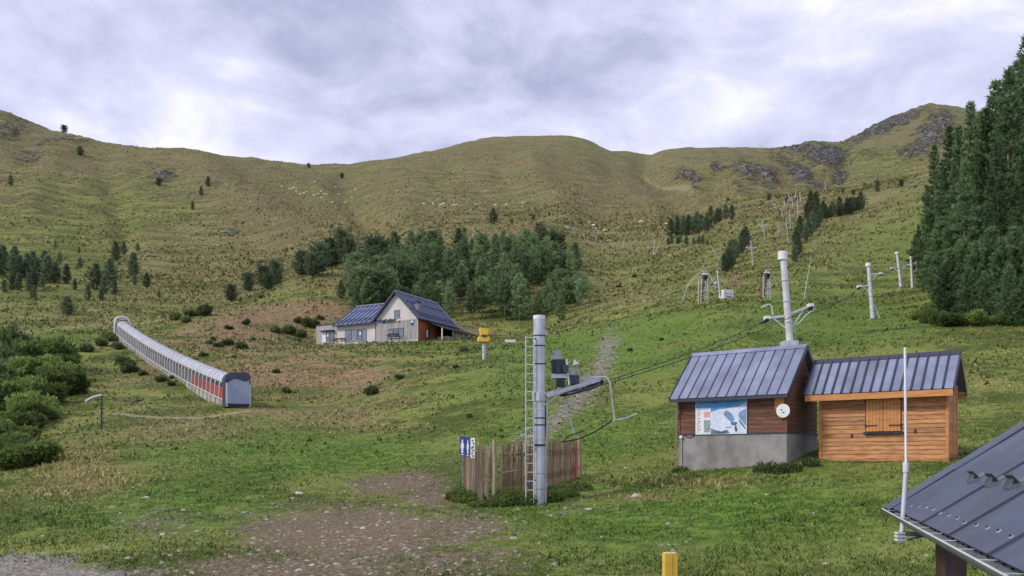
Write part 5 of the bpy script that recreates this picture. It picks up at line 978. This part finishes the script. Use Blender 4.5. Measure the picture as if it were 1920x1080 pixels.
def conifer(seed, h, rad, z0, style, step, k, ln, mleaf, mbark, tr=0.022):
    rs = np.random.RandomState(seed); rnd = random.Random(seed)
    bend = [(rnd.uniform(-1, 1)*0.015*h*s, rnd.uniform(-1, 1)*0.015*h*s, h*s) for s in (0, 0.25, 0.5, 0.75, 0.97)]; bend[0] = (0, 0, -0.4)
    tb = MB().tube(bend, [h*tr, h*tr*0.85, h*tr*0.62, h*tr*0.38, h*tr*0.1], 7)
    Ps, Ds = [], []; z = z0*h; lev = 0
    while z < h*0.985:
        t = (z-z0*h)/(h-z0*h)
        if style == 'pine': prof = (min(1, t*3.2+0.45))*(1-t)**0.62*(0.82+0.36*rnd.random())
        elif style == 'round': prof = math.sqrt(max(0.02, 1-(1.9*t-0.82)**2))*(0.8+0.4*rnd.random())
        else: prof = (1-t)**0.85*(0.80+0.35*rnd.random())*(0.55+0.45*min(1, t*6))
        L0 = rad*prof+0.06*h*(1-t)*0.2+0.12
        nb = rnd.choice((5, 6, 7)); a0 = rnd.uniform(0, 6.28)
        for b in range(nb):
            if rnd.random() < 0.10 and t < 0.85: continue
            az = a0+6.283*b/nb+rnd.uniform(-0.35, 0.35); L = L0*rnd.uniform(0.62, 1.18)
            if style == 'spruce': el = -0.30+0.9*t+rnd.uniform(-0.12, 0.12)
            else: el = 0.12+0.75*t+rnd.uniform(-0.18, 0.18)
            d = np.array([math.cos(az)*math.cos(el), math.sin(az)*math.cos(el), math.sin(el)])
            n = max(2, int(L/(ln*0.42)))
            s = np.linspace(0.30 if style == 'pine' else 0.15, 1.0, n)+rs.uniform(-0.05, 0.05, n)
            P = np.array([0, 0, z])+d*(s*L)[:, None]; P[:, 2] += (s**2)*L*(0.12 if style != 'spruce' else 0.06)
            P += rs.normal(0, 0.08*L, P.shape)*np.array([1, 1, 0.6])*s[:, None]
            Ps.append(P); Ds.append(np.tile(d*0.8+np.array([0, 0, 0.45 if style != 'spruce' else 0.1]), (n, 1)))
            if L > rad*0.45 and lev % 2 == 0 and b % 2 == 0:
                e = d*L*0.75; tb.tube([(0, 0, z-0.05*h*0.2), (e[0]*0.5, e[1]*0.5, z+e[2]*0.45), (e[0], e[1], z+e[2])], [h*tr*0.30*(1-t*0.6), h*tr*0.2*(1-t*0.6), 0.01], 4, False)
        z += step*h*(1-0.35*t)*rnd.uniform(0.8, 1.2); lev += 1
    P = np.concatenate(Ps); D = np.concatenate(Ds)
    V, T, A = sprays(rs, P, D, np.full(len(P), ln), 0.16, k)
    return tb.mesh('trunk', mbark, True), tri_mesh('crown', V, T, mleaf, A)
def bushmesh(seed, lobes, n, ln, mleaf, mbark, flat=0.8):
    rs = np.random.RandomState(seed); Ps = []; Ds = []; st = MB()
    L = []
    for i in range(lobes):
        a = rs.uniform(0, 6.28); r = rs.uniform(0.0, 0.62) if i else 0; q = rs.uniform(0.30, 0.55)*(1.15 if i == 0 else 1)
        c = np.array([r*math.cos(a), r*math.sin(a), rs.uniform(0.35, 0.85)*flat if i else 0.55*flat]); L.append((c, q))
        st.tube([(0.05*math.cos(a), 0.05*math.sin(a), -0.15), tuple(c*np.array([0.5, 0.5, 0.55])), tuple(c)], [0.03, 0.02, 0.006], 4, False)
    for c, q in L:
        m = int(n*q*q/sum(x[1]**2 for x in L)); d = rs.normal(0, 1, (m, 3)); d /= np.linalg.norm(d, axis=1)[:, None]
        rr = q*(rs.rand(m)**0.33)*(0.55+0.85*vno(d[:, 0]*3+seed, d[:, 1]*3+d[:, 2]*2, seed)); P = c+d*rr[:, None]*np.array([1, 1, flat])
        k = P[:, 2] > 0.0; Ps.append(P[k]); Ds.append((d*0.7+np.array([0, 0, 0.4]))[k])
    P = np.concatenate(Ps); D = np.concatenate(Ds)
    V, T, A = sprays(rs, P, D, np.full(len(P), ln), 0.30, 2)
    return st.mesh('stem', mbark), tri_mesh('foliage', V, T, mleaf, A)
PINES = [conifer(100+i, 9.0, (2.3, 1.9, 2.6)[i % 3], (0.10, 0.20, 0.34)[i % 3], 'pine', 0.06, 8, 0.50, M_PINE, M_PBARK, 0.016) for i in range(6)]
ROUNDS = [conifer(140+i, 7.0, 2.9, 0.10, 'round', 0.055, 7, 0.50, M_DARKPINE, M_BARK, 0.02) for i in range(3)]
PROUNDS = [conifer(150+i, 7.0, 2.7, 0.16, 'round', 0.06, 8, 0.50, M_PINE, M_PBARK, 0.018) for i in range(4)]
DARKS = [conifer(160+i, 7.0, 1.75+0.3*i, 0.05, 'pine', 0.05, 6, 0.42, M_DARKPINE, M_BARK, 0.016) for i in range(3)]
SPRUCES = [conifer(180+i, 20.0, (2.7, 2.1, 3.0, 2.3)[i], (0.16, 0.30, 0.10, 0.38)[i], 'spruce', 0.031, 10, 0.44, M_SPRUCE, M_PBARK, 0.010) for i in range(4)]
YOUNG = [conifer(190+i, 8.0, 2.0, 0.02, 'pine', 0.046, 11, 0.28, M_SPRUCE, M_BARK, 0.014) for i in range(3)]
BUSHES = [bushmesh(200+i, 6+i % 3, 4200, 0.13, M_BUSH, M_BARK) for i in range(4)]
DBUSHES = [bushmesh(220+i, 5+i % 2, 1500, 0.20, M_DBUSH, M_BARK, 0.7) for i in range(4)]

def tree(vs, base_h, p, h, label, group, name='pine_tree', wide=1.0):
    i = RT.randrange(len(vs)); s = h/base_h
    o = thing(name, label, 'tree', p, RT.uniform(0, 6.28), group)
    w = s*wide*RT.uniform(0.9, 1.12); o.scale = (w, w, s)
    link('trunk', vs[i][0], o); link('crown', vs[i][1], o); return o
def shrub(vs, p, w, h, label, group, name='shrub'):
    i = RT.randrange(len(vs)); o = thing(name, label, 'bush', (p[0], p[1], p[2]-0.06*h), RT.uniform(0, 6.28), group)
    o.scale = (w/1.7, w/1.7, h/1.05)
    link('stem', vs[i][0], o); link('foliage', vs[i][1], o); return o
# grove behind the lodge
def inpoly(x, y, P):
    r = False
    for (a, b), (c, d) in zip(P, P[1:]+P[:1]):
        if (b > y) != (d > y) and x < (c-a)*(y-b)/(d-b)+a: r = not r
    return r
GROVE = [(668,520),(700,498),(790,482),(850,480),(900,478),(980,482),(1040,488),(1050,505),(1040,525),(1085,550),(1108,585),(1095,606),(900,606),(660,600),(655,560)]
pts = []; tries = 0
while len(pts) < 150 and tries < 9000:
    tries += 1; x = RT.uniform(650, 1100); y = RT.uniform(478, 606)
    if not inpoly(x, y, GROVE): continue
    p = hit(x, y, 168)
    if all((p.x-q.x)**2+(p.y-q.y)**2 > (2.6+0.2*(p.y-170)/60)**2 for q in pts): pts.append(p)
for p in pts:
    px = HX+F*p.x/p.y; young = px > 985 and p.y < 205
    h = RT.uniform(4, 6.4) if young else RT.uniform(6.4, 11.0)
    rd = RT.random() < 0.2
    tree(PROUNDS if rd else PINES, 7.0 if rd else 9.0, p, h*(0.9 if rd else 1.0), 'blue-green pine in the dense grove on the slope behind the white lodge', 'pines of the grove behind the lodge', 'pine_tree', 1.05)
def trees(vs, bh, L, label, group, name='pine_tree', wide=1.0, dmin=60):
    for t in L:
        p = hit(t[0], t[1], dmin); tree(vs, bh, p, t[2]*p.y/F, label, group, name, wide*(t[3] if len(t) > 3 else 1))
def row(x0, y0, x1, y1, n, h0, h1, j=6):
    return [(x0+(x1-x0)*(i+0.5)/n+RT.uniform(-j, j), y0+(y1-y0)*(i+0.5)/n+RT.uniform(-j, j)*0.6, RT.uniform(h0, h1)) for i in range(n)]
trees(DARKS, 7, row(2, 520, 90, 530, 13, 36, 62, 8)+row(20, 545, 80, 545, 5, 24, 36), 'dark pine in the clump at the foot of the left mountain slope', 'pines clumped at the foot of the left slope', dmin=180)
trees(DARKS, 7, [(105,532,38),(125,532,36),(180,545,48),(207,540,52),(196,552,36),(250,522,46),(275,540,27),(217,490,36),(232,478,24),(150,505,20),(104,466,13),(148,475,12),(258,472,16),(112,495,22),(140,545,20),(165,565,30),(215,555,26),(190,565,22),(62,560,22),(8,550,24),(126,592,34,1.5),(298,560,14),(252,535,20)],
      'lone dark pine scattered over the lower left mountain slope', 'pines scattered over the lower left slope', dmin=180)
trees(ROUNDS, 7, [(432,566,30),(466,548,34),(494,540,38),(515,536,42),(503,545,30),(566,520,46),(596,517,56),(585,522,40),(618,506,52),(640,496,58),(655,498,46)], 'broad dark pine on the grassy spur left of the grove', 'pines on the grassy spur', dmin=180)
for t, lb in (((925,422,29,1.3), 'single broad pine alone on the bare knoll top above the grove'), ((1078,514,56,1.0), 'solitary dark pine standing clear at the right edge of the grove'), ((390,350,19,1.1), 'dark pine beside the stone outcrop high on the left slope'),
              ((377,368,18), 'small dark pine just below the outcrop on the left slope'), ((361,395,17), 'pointed little pine alone on the green part of the left slope'), ((120,251,13,1.2), 'lone pine standing on the left skyline'),
              ((150,292,15,1.2), 'small dark pine below the left skyline rocks'), ((20,350,20), 'small pine at the far left of the green mountainside'), ((579,315,8), 'tiny pine just under the dip of the skyline'), ((640,562,34), 'young pine above the earth bank left of the grove'),
              ((297,352,14), 'small pine at the foot of the layered stone outcrop'), ((641,335,9), 'tiny pine on the dry slope below the skyline dip'), ((1398,462,34,1.2), 'dense dark pine beside the lift line'), ((1645,362,22,1.2), 'dark pine on the crest near the spruce wood')):
    trees(DARKS if t[2] > 16 else ROUNDS, 7, [t], lb, None, dmin=150)
trees(DARKS, 7, row(1258, 448, 1372, 410, 15, 22, 34, 5)+row(1262, 446, 1330, 432, 6, 26, 38, 4), 'dark pine in the belt below the upper lift slope', 'pines of the belt below the upper slope', dmin=150)
trees(YOUNG, 8, row(1246, 458, 1330, 460, 9, 12, 18, 4), 'low young pine in the dense strip under the belt', 'young pines in the strip', wide=1.3, dmin=150)
trees(DARKS, 7, row(1358, 512, 1392, 470, 9, 30, 44, 5), 'dark pine in the short row beside the lift towers', 'pines in the short row beside the towers', dmin=110)
trees(DARKS, 7, row(1490, 462, 1545, 418, 8, 26, 38, 5)+row(1515, 415, 1618, 398, 20, 22, 34, 5)+[(1520,400,40),(1530,398,36),(1496,480,34),(1490,492,26),(1500,440,34)], 'dark pine in the thicket right of the lift line', 'pines of the thicket right of the lift line', dmin=110)
trees(ROUNDS, 7, [(1580,362,8),(1600,366,9),(1690,350,12),(1472,380,8),(1442,376,12),(1365,378,7),(870,440,12),(1010,440,18),(1035,446,16),(960,420,8),(1000,414,9)], 'small dark pine dotted along the dry upper crest', 'small pines dotted along the crest', dmin=150)
# spruce wood on the right
for px, d, top in ((1722,142,420),(1738,146,345),(1752,140,268),(1768,120,300),(1780,112,232),(1798,102,236),(1820,98,186),(1838,112,206),(1850,92,196),(1866,100,146),(1880,112,160),(1892,90,126),(1908,104,108),(1924,92,66),(1945,100,70),(1970,90,60),(2000,95,50),(2040,95,60),(1733,136,450),(1810,88,300),(1870,84,260),(1930,82,200)):
    p = G(px, d); tree(SPRUCES, 20, p, W(px, top, d).z-p.z, 'tall dark spruce in the wood at the edge of the meadow', 'tall spruces of the wood', 'spruce_tree', RT.uniform(0.7, 1.0))
for px, d, top in ((1730,128,470),(1746,118,440),(1765,100,420),(1782,78,470),(1806,80,450),(1832,77,455),(1858,78,430),(1880,75,450),(1902,76,430),(1940,74,420),(1718,150,440),(1768,78,500),(1845,72,510),(1892,70,500),(1930,69,490),(1752,124,380),(1790,90,400),(1845,88,390),(1815,73,505)):
    p = G(px, d); tree(YOUNG, 8, p, W(px, top, d).z-p.z, 'bushy young conifer filling the lower edge of the spruce wood', 'young conifers along the wood edge', 'young_conifer', 0.95)
for px, py, w in ((1722,600,26),(1738,606,34),(1758,608,40),(1782,612,44),(1806,608,40),(1830,612,44),(1856,606,40),(1880,610,44),(1905,606,44),(1925,612,40),(1745,590,34),(1770,585,34),(1815,588,40),(1870,590,36)):
    p = hit(px, py, 50); shrub(BUSHES, p, w*p.y/F*RT.uniform(0.7, 1.2), w*p.y/F*RT.uniform(0.5, 0.9), 'green shrub at the meadow edge under the spruce wood', 'shrubs under the spruce wood edge')
# overgrown bank on the left
for i in range(125):
    px = RT.uniform(-60, 134); py = RT.uniform(680, 890)
    if px > 125-(py-690)*0.42+(0 if py > 700 else -35): continue
    p = hit(px, py, 20); w = RT.uniform(46, 78)*p.y/F
    dark = px < 30 and py < 770; w *= RT.choice((0.55, 0.75, 1.0, 1.15))
    shrub(DBUSHES if dark else BUSHES, p, w*1.15, w*(0.95 if dark else RT.uniform(0.45, 0.85)), 'dark bush in the shady corner of the overgrown left bank' if dark else 'leafy green bush on the overgrown left bank', 'dark bushes on the left bank' if dark else 'green bushes on the left bank')
for px, py, w in ((305,716,20),(322,724,14),(322,712,10),(247,700,24),(232,682,20),(245,690,24),(160,660,26),(205,640,26),(220,655,22),(190,650,22),(270,705,14),(392,646,12),(450,655,22),(430,648,20),(410,652,14),(520,700,13),(536,740,15),(384,670,11),(425,712,9),(440,672,8),(475,640,10),(560,640,10),(700,740,26),(350,605,20),(385,592,26),(330,600,18),(360,595,22),(540,628,26),(565,632,24),(520,625,18),(580,618,26),(460,610,14),(430,618,10),(400,640,10),(870,660,14),(750,712,12),(880,784,10),(560,610,16),(600,600,12),(490,560,10),(855,690,10),(1190,520,9),(1160,540,8),(1500,640,7),(1240,640,8),(1180,660,8)):
    p = hit(px, py, 40); s = w*p.y/F; shrub(DBUSHES, p, s*1.25, s*0.85, 'low dark juniper bush on the dry bank around the covered walkway' if px < 480 else 'low dark bush on the open grass slope', 'junipers around the walkway' if px < 480 else 'low bushes on the open slope', 'juniper_bush')
# ------------------------------------------------------------------ grass, weeds, stones on the ground (not countable)
def mat_grass():
    t = NT('grass_blades'); A = t.n('ShaderNodeVertexColor', layer_name='mask')
    t.put(t.b.inputs['Base Color'], A.outputs[0]); t.b.inputs['Roughness'].default_value = 0.8; t.b.inputs['Specular IOR Level'].default_value = 0.2
    return t.m
def scatter_grass():
    rs = np.random.RandomState(9); n = 230000
    d = 16.5*np.exp(rs.rand(n)**1.15*math.log(70/16.5)); u = rs.uniform(-0.66, 0.66, n); x = u*d; y = d
    tk = samp(np.maximum(track, gravel), x, y); dr = samp(dry, x, y); ls = samp(lush, x, y); pa = samp(path, x, y)
    cl = fbm(x/1.3, y/1.3, 41, 3); c2 = fbm(x/5, y/5, 43, 3)
    keep = (rs.rand(n) > (y-34)/34) & (rs.rand(n) > tk*1.25-0.15+(0.5-cl)*0.8) & (rs.rand(n) > pa) & (cl+rs.rand(n)*0.35 > 0.42)
    x, y, dr, ls, cl, c2, tk = (a[keep] for a in (x, y, dr, ls, cl, c2, tk)); n = len(x)
    h = (0.035+0.085*rs.rand(n)**2)*(0.6+0.9*cl)*(1+1.4*dr*rs.rand(n))*np.clip(y/30, 0.9, 1.15)*(1-0.4*np.clip(tk, 0, 1))
    wd = h*rs.uniform(0.14, 0.34, n)
    a = rs.uniform(0, 6.28, n); lean = rs.normal(0, 0.55, (n, 2))*h[:, None]; z = gza(x, y)-0.015
    P = np.stack([x, y, z], -1); S = np.stack([np.cos(a)*wd, np.sin(a)*wd, np.zeros(n)], -1)
    T = P+np.stack([lean[:, 0], lean[:, 1], h], -1)
    V = np.stack([P-S, P+S, T], 1).reshape(-1, 3)
    dd = np.clip(dr*1.1+(c2-0.5)*1.5+rs.normal(0, 0.22, n)-0.35*ls+0.10, 0, 1)[:, None]
    g = np.array([0.072, 0.120, 0.024])*(1-dd)+np.array([0.300, 0.255, 0.105])*dd
    g = g*rs.uniform(0.75, 1.8, n)[:, None]
    col = np.concatenate([np.repeat(g, 3, 0), np.ones((3*n, 1))], 1)
    o = link('grass', tri_mesh('grass', V, np.arange(3*n).reshape(-1, 3), mat_grass(), col))
    kind(o, 'stuff'); o['label'] = 'short tufty meadow grass with dry straw patches'; o['category'] = 'grass'
scatter_grass()
def scatter_tussocks():
    rs = np.random.RandomState(19); n = 300000
    d = 42*np.exp(rs.rand(n)**0.85*math.log(1250/42)); u = rs.uniform(-0.64, 0.64, n); x = u*d; y = d
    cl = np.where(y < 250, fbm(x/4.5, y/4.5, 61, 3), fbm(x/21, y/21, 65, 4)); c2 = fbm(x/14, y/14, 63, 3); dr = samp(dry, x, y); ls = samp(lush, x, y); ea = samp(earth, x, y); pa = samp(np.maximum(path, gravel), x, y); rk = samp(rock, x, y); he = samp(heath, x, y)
    keep = (cl+rs.rand(n)*0.3 > 0.60-0.10*ea) & (rs.rand(n) > pa*1.4) & (rs.rand(n) > ls*0.55) & (rs.rand(n) < (y-38)/25) & (rk < 0.3) & (rs.rand(n) > ea-0.45)
    x, y, cl, c2, dr, ls, ea, he = (a[keep] for a in (x, y, cl, c2, dr, ls, ea, he)); n = len(x)
    h = (0.10+0.28*rs.rand(n)**2)*np.clip(y/120, 0.6, 4.0); wd = h*rs.uniform(0.35, 0.8, n); a = rs.normal(0, 0.6, n)
    z = gza(x, y)-0.03; P = np.stack([x, y, z], -1); S = np.stack([np.cos(a)*wd, np.sin(a)*wd, np.zeros(n)], -1); T = P+np.stack([rs.normal(0, 0.4, n)*h, rs.normal(0, 0.4, n)*h, h], -1)
    V = np.stack([P-S, P+S, T], 1).reshape(-1, 3)
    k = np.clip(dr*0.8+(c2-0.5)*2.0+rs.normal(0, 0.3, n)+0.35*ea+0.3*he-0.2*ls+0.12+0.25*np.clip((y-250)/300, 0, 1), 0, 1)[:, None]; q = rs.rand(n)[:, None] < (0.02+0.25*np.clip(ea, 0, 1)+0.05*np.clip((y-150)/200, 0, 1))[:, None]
    g = np.array([0.110, 0.135, 0.034])*(1-k)+np.array([0.29, 0.24, 0.12])*k; g = np.where(q, np.array([0.085, 0.095, 0.038]), g)*rs.uniform(0.7, 1.35, n)[:, None]
    col = np.concatenate([np.repeat(g, 3, 0), np.ones((3*n, 1))], 1)
    o = kind(link('tussocks', tri_mesh('tussocks', V, np.arange(3*n).reshape(-1, 3), mat_grass(), col)), 'stuff'); o['label'] = 'coarse grass tussocks and heath over the hillside'; o['category'] = 'grass'
scatter_tussocks()
def rockmesh(rs, P, S, V=None):
    """many small irregular stones: jittered octahedra-like lumps (14 verts)"""
    base = np.array([(1,0,0),(0.7,0.7,0),(0,1,0),(-0.7,0.7,0),(-1,0,0),(-0.7,-0.7,0),(0,-1,0),(0.7,-0.7,0),(0.5,0.2,0.75),(-0.1,0.55,0.7),(-0.55,-0.1,0.8),(0.15,-0.5,0.72)], float)
    F_ = [(0,1,8),(1,2,9),(1,9,8),(2,3,9),(3,4,10),(3,10,9),(4,5,10),(5,6,11),(5,11,10),(6,7,11),(7,0,8),(7,8,11),(8,9,10),(8,10,11)]
    n = len(P); B = base[None]*rs.uniform(0.65, 1.25, (n, 12, 1)); a = rs.uniform(0, 6.28, n); c, s = np.cos(a), np.sin(a)
    B = B*S[:, None, :]; X_ = B[..., 0]*c[:, None]-B[..., 1]*s[:, None]; Y_ = B[..., 0]*s[:, None]+B[..., 1]*c[:, None]
    V = np.stack([X_, Y_, B[..., 2]], -1)+P[:, None]
    T = np.array(F_)[None]+12*np.arange(n)[:, None, None]
    return V.reshape(-1, 3), T.reshape(-1, 3)
def mat_stone(name, a, b):
    t = NT(name); P = t.n('ShaderNodeNewGeometry').outputs['Position']
    k = t.mix(t.ss(t.noise(P, 2.6, 3, 0.7), 0.35, 0.65), tuple(a), tuple(b)); k = t.mix(t.math('MULTIPLY', t.ss(t.noise(P, 22, 3, 0.7), 0.4, 0.7), 0.5), k, (0.09, 0.075, 0.06, 1))
    t.put(t.b.inputs['Base Color'], k); t.b.inputs['Roughness'].default_value = 0.9; return t.m
M_STONE = mat_stone('stone', (0.19, 0.145, 0.105), (0.42, 0.365, 0.30)); M_PSTONE = mat_stone('pale_stone', (0.38, 0.36, 0.32), (0.60, 0.57, 0.52))
def scatter_stones():
    rs = np.random.RandomState(12); n = 100000
    d = 16.5*np.exp(rs.rand(n)*math.log(48/16.5)); u = rs.uniform(-0.64, 0.64, n); x = u*d; y = d
    w = np.maximum(samp(track, x, y)*0.85, samp(gravel, x, y)); w = np.where(w > 0.12, w, 0.03)
    keep = rs.rand(n) < w*0.26*(0.2+1.6*fbm(x/1.5, y/1.5, 51, 2)); x, y = x[keep], y[keep]; n = len(x)
    s = 0.014+0.085*rs.rand(n)**6
    P = np.stack([x, y, gza(x, y)-s*0.12], -1); S = np.stack([s*rs.uniform(0.8, 1.5, n), s, s*rs.uniform(0.35, 0.8, n)], -1)
    V, T = rockmesh(rs, P, S)
    o = kind(link('gravel', tri_mesh('gravel', V, T, M_STONE)), 'stuff'); o['label'] = 'small loose stones strewn over the trodden dirt'; o['category'] = 'stones'
    n = 26000; d = 29*np.exp(rs.rand(n)*math.log(140/29)); u = rs.uniform(0.0, 0.15, n); x = u*d; y = d; w = samp(gravel, x, y)
    keep = rs.rand(n) < w*0.75; x, y = x[keep], y[keep]; n = len(x); s = (0.03+0.10*rs.rand(n)**2.5)*np.clip(y/45, 0.8, 1.4)
    P = np.stack([x, y, gza(x, y)-s*0.1], -1); S = np.stack([s*rs.uniform(0.8, 1.5, n), s, s*rs.uniform(0.4, 0.9, n)], -1)
    V, T = rockmesh(rs, P, S)
    o = kind(link('rubble', tri_mesh('rubble', V, T, M_STONE)), 'stuff'); o['label'] = 'strip of stony rubble running up the green slope behind the steel mast'; o['category'] = 'rubble'
scatter_stones()
BIG = [(560,926,22),(683,992,24),(305,1003,20),(548,935,14),(90,928,26),(275,935,16),(250,915,10),(350,1002,10),(480,972,10),(585,1060,16),(735,968,14),(715,1050,12),(470,1040,14),(560,1072,16),(370,1020,12),(200,1030,12),(240,1048,16),(660,952,10),(780,1005,12),(860,1062,12),(985,1060,14),(1115,1000,10),(1128,1008,10),(1215,974,12),(1240,972,10),(1195,930,30),(1105,955,18),(1060,965,12),(1270,980,9),(1330,945,10),(1620,1006,12),(1610,1012,9),(1410,1030,10),(1390,1062,12),(1080,1045,10),(935,1012,12),(520,905,12),(430,955,12),(395,1062,14),(150,1050,12),(90,1065,14),(300,1075,14),(640,1020,10),(820,965,10),(1515,905,10)]
rs_ = np.random.RandomState(77)
for px, py, w in BIG:
    p = hit(px, py, 15); s = w*p.y/F/2; V, T = rockmesh(rs_, np.zeros((1, 3)), np.array([[s*1.1, s*0.8, s*0.55]]))
    o = link('stone', tri_mesh('stone', V, T, M_PSTONE if w > 15 else M_STONE)); o.location = p-Vector((0, 0, s*0.1))
    tag(o, 'large pale stone lying loose on the trodden ground' if w > 15 else 'small loose stone lying on the trodden ground', 'stone', 'large pale stones' if w > 15 else 'small loose stones')
# weeds round the mast and the huts
def weeds(name, label, spots, m, ln):
    rs = np.random.RandomState(3); Ps = []
    for px, d, r, h, n in spots:
        c = G(px, d); a = rs.uniform(0, 6.28, n); q = r*np.sqrt(rs.rand(n)); x = c.x+q*np.cos(a); y = c.y+q*np.sin(a)*0.7
        Ps.append(np.stack([x, y, gza(x, y)+h*rs.rand(n)*(1-0.6*(q/r)**2)], -1))
    P = np.concatenate(Ps); D = rs.normal(0, 0.6, P.shape)+np.array([0, 0, 0.5])
    V, T, A = sprays(rs, P, D, np.full(len(P), ln), 0.26, 2)
    o = kind(link(name, tri_mesh(name, V, T, m, A)), 'stuff'); o['label'] = label; o['category'] = 'weeds'
weeds('weeds', 'green nettles and weeds growing round the mast foot and fence', [(955,28.2,0.7,0.55,900),(985,28.0,0.5,0.4,600),(1035,28.3,0.4,0.3,380),(1060,29.0,0.5,0.28,380),(905,27.7,0.45,0.2,260),(880,28.6,0.6,0.4,600),(860,29.2,0.45,0.4,500),(940,27.8,0.4,0.3,400),(1085,30,0.5,0.3,400)], M_BUSH, 0.10)
weeds('hut_weeds', 'dark leafy weeds against the concrete base of the dark hut', [(1425,28.6,0.25,0.3,260),(1445,28.2,0.3,0.34,300),(1468,27.9,0.3,0.34,300),(1490,27.8,0.25,0.3,200),(1520,28.4,0.3,0.3,260),(1275,31.3,0.3,0.2,160)], M_DBUSH, 0.09)
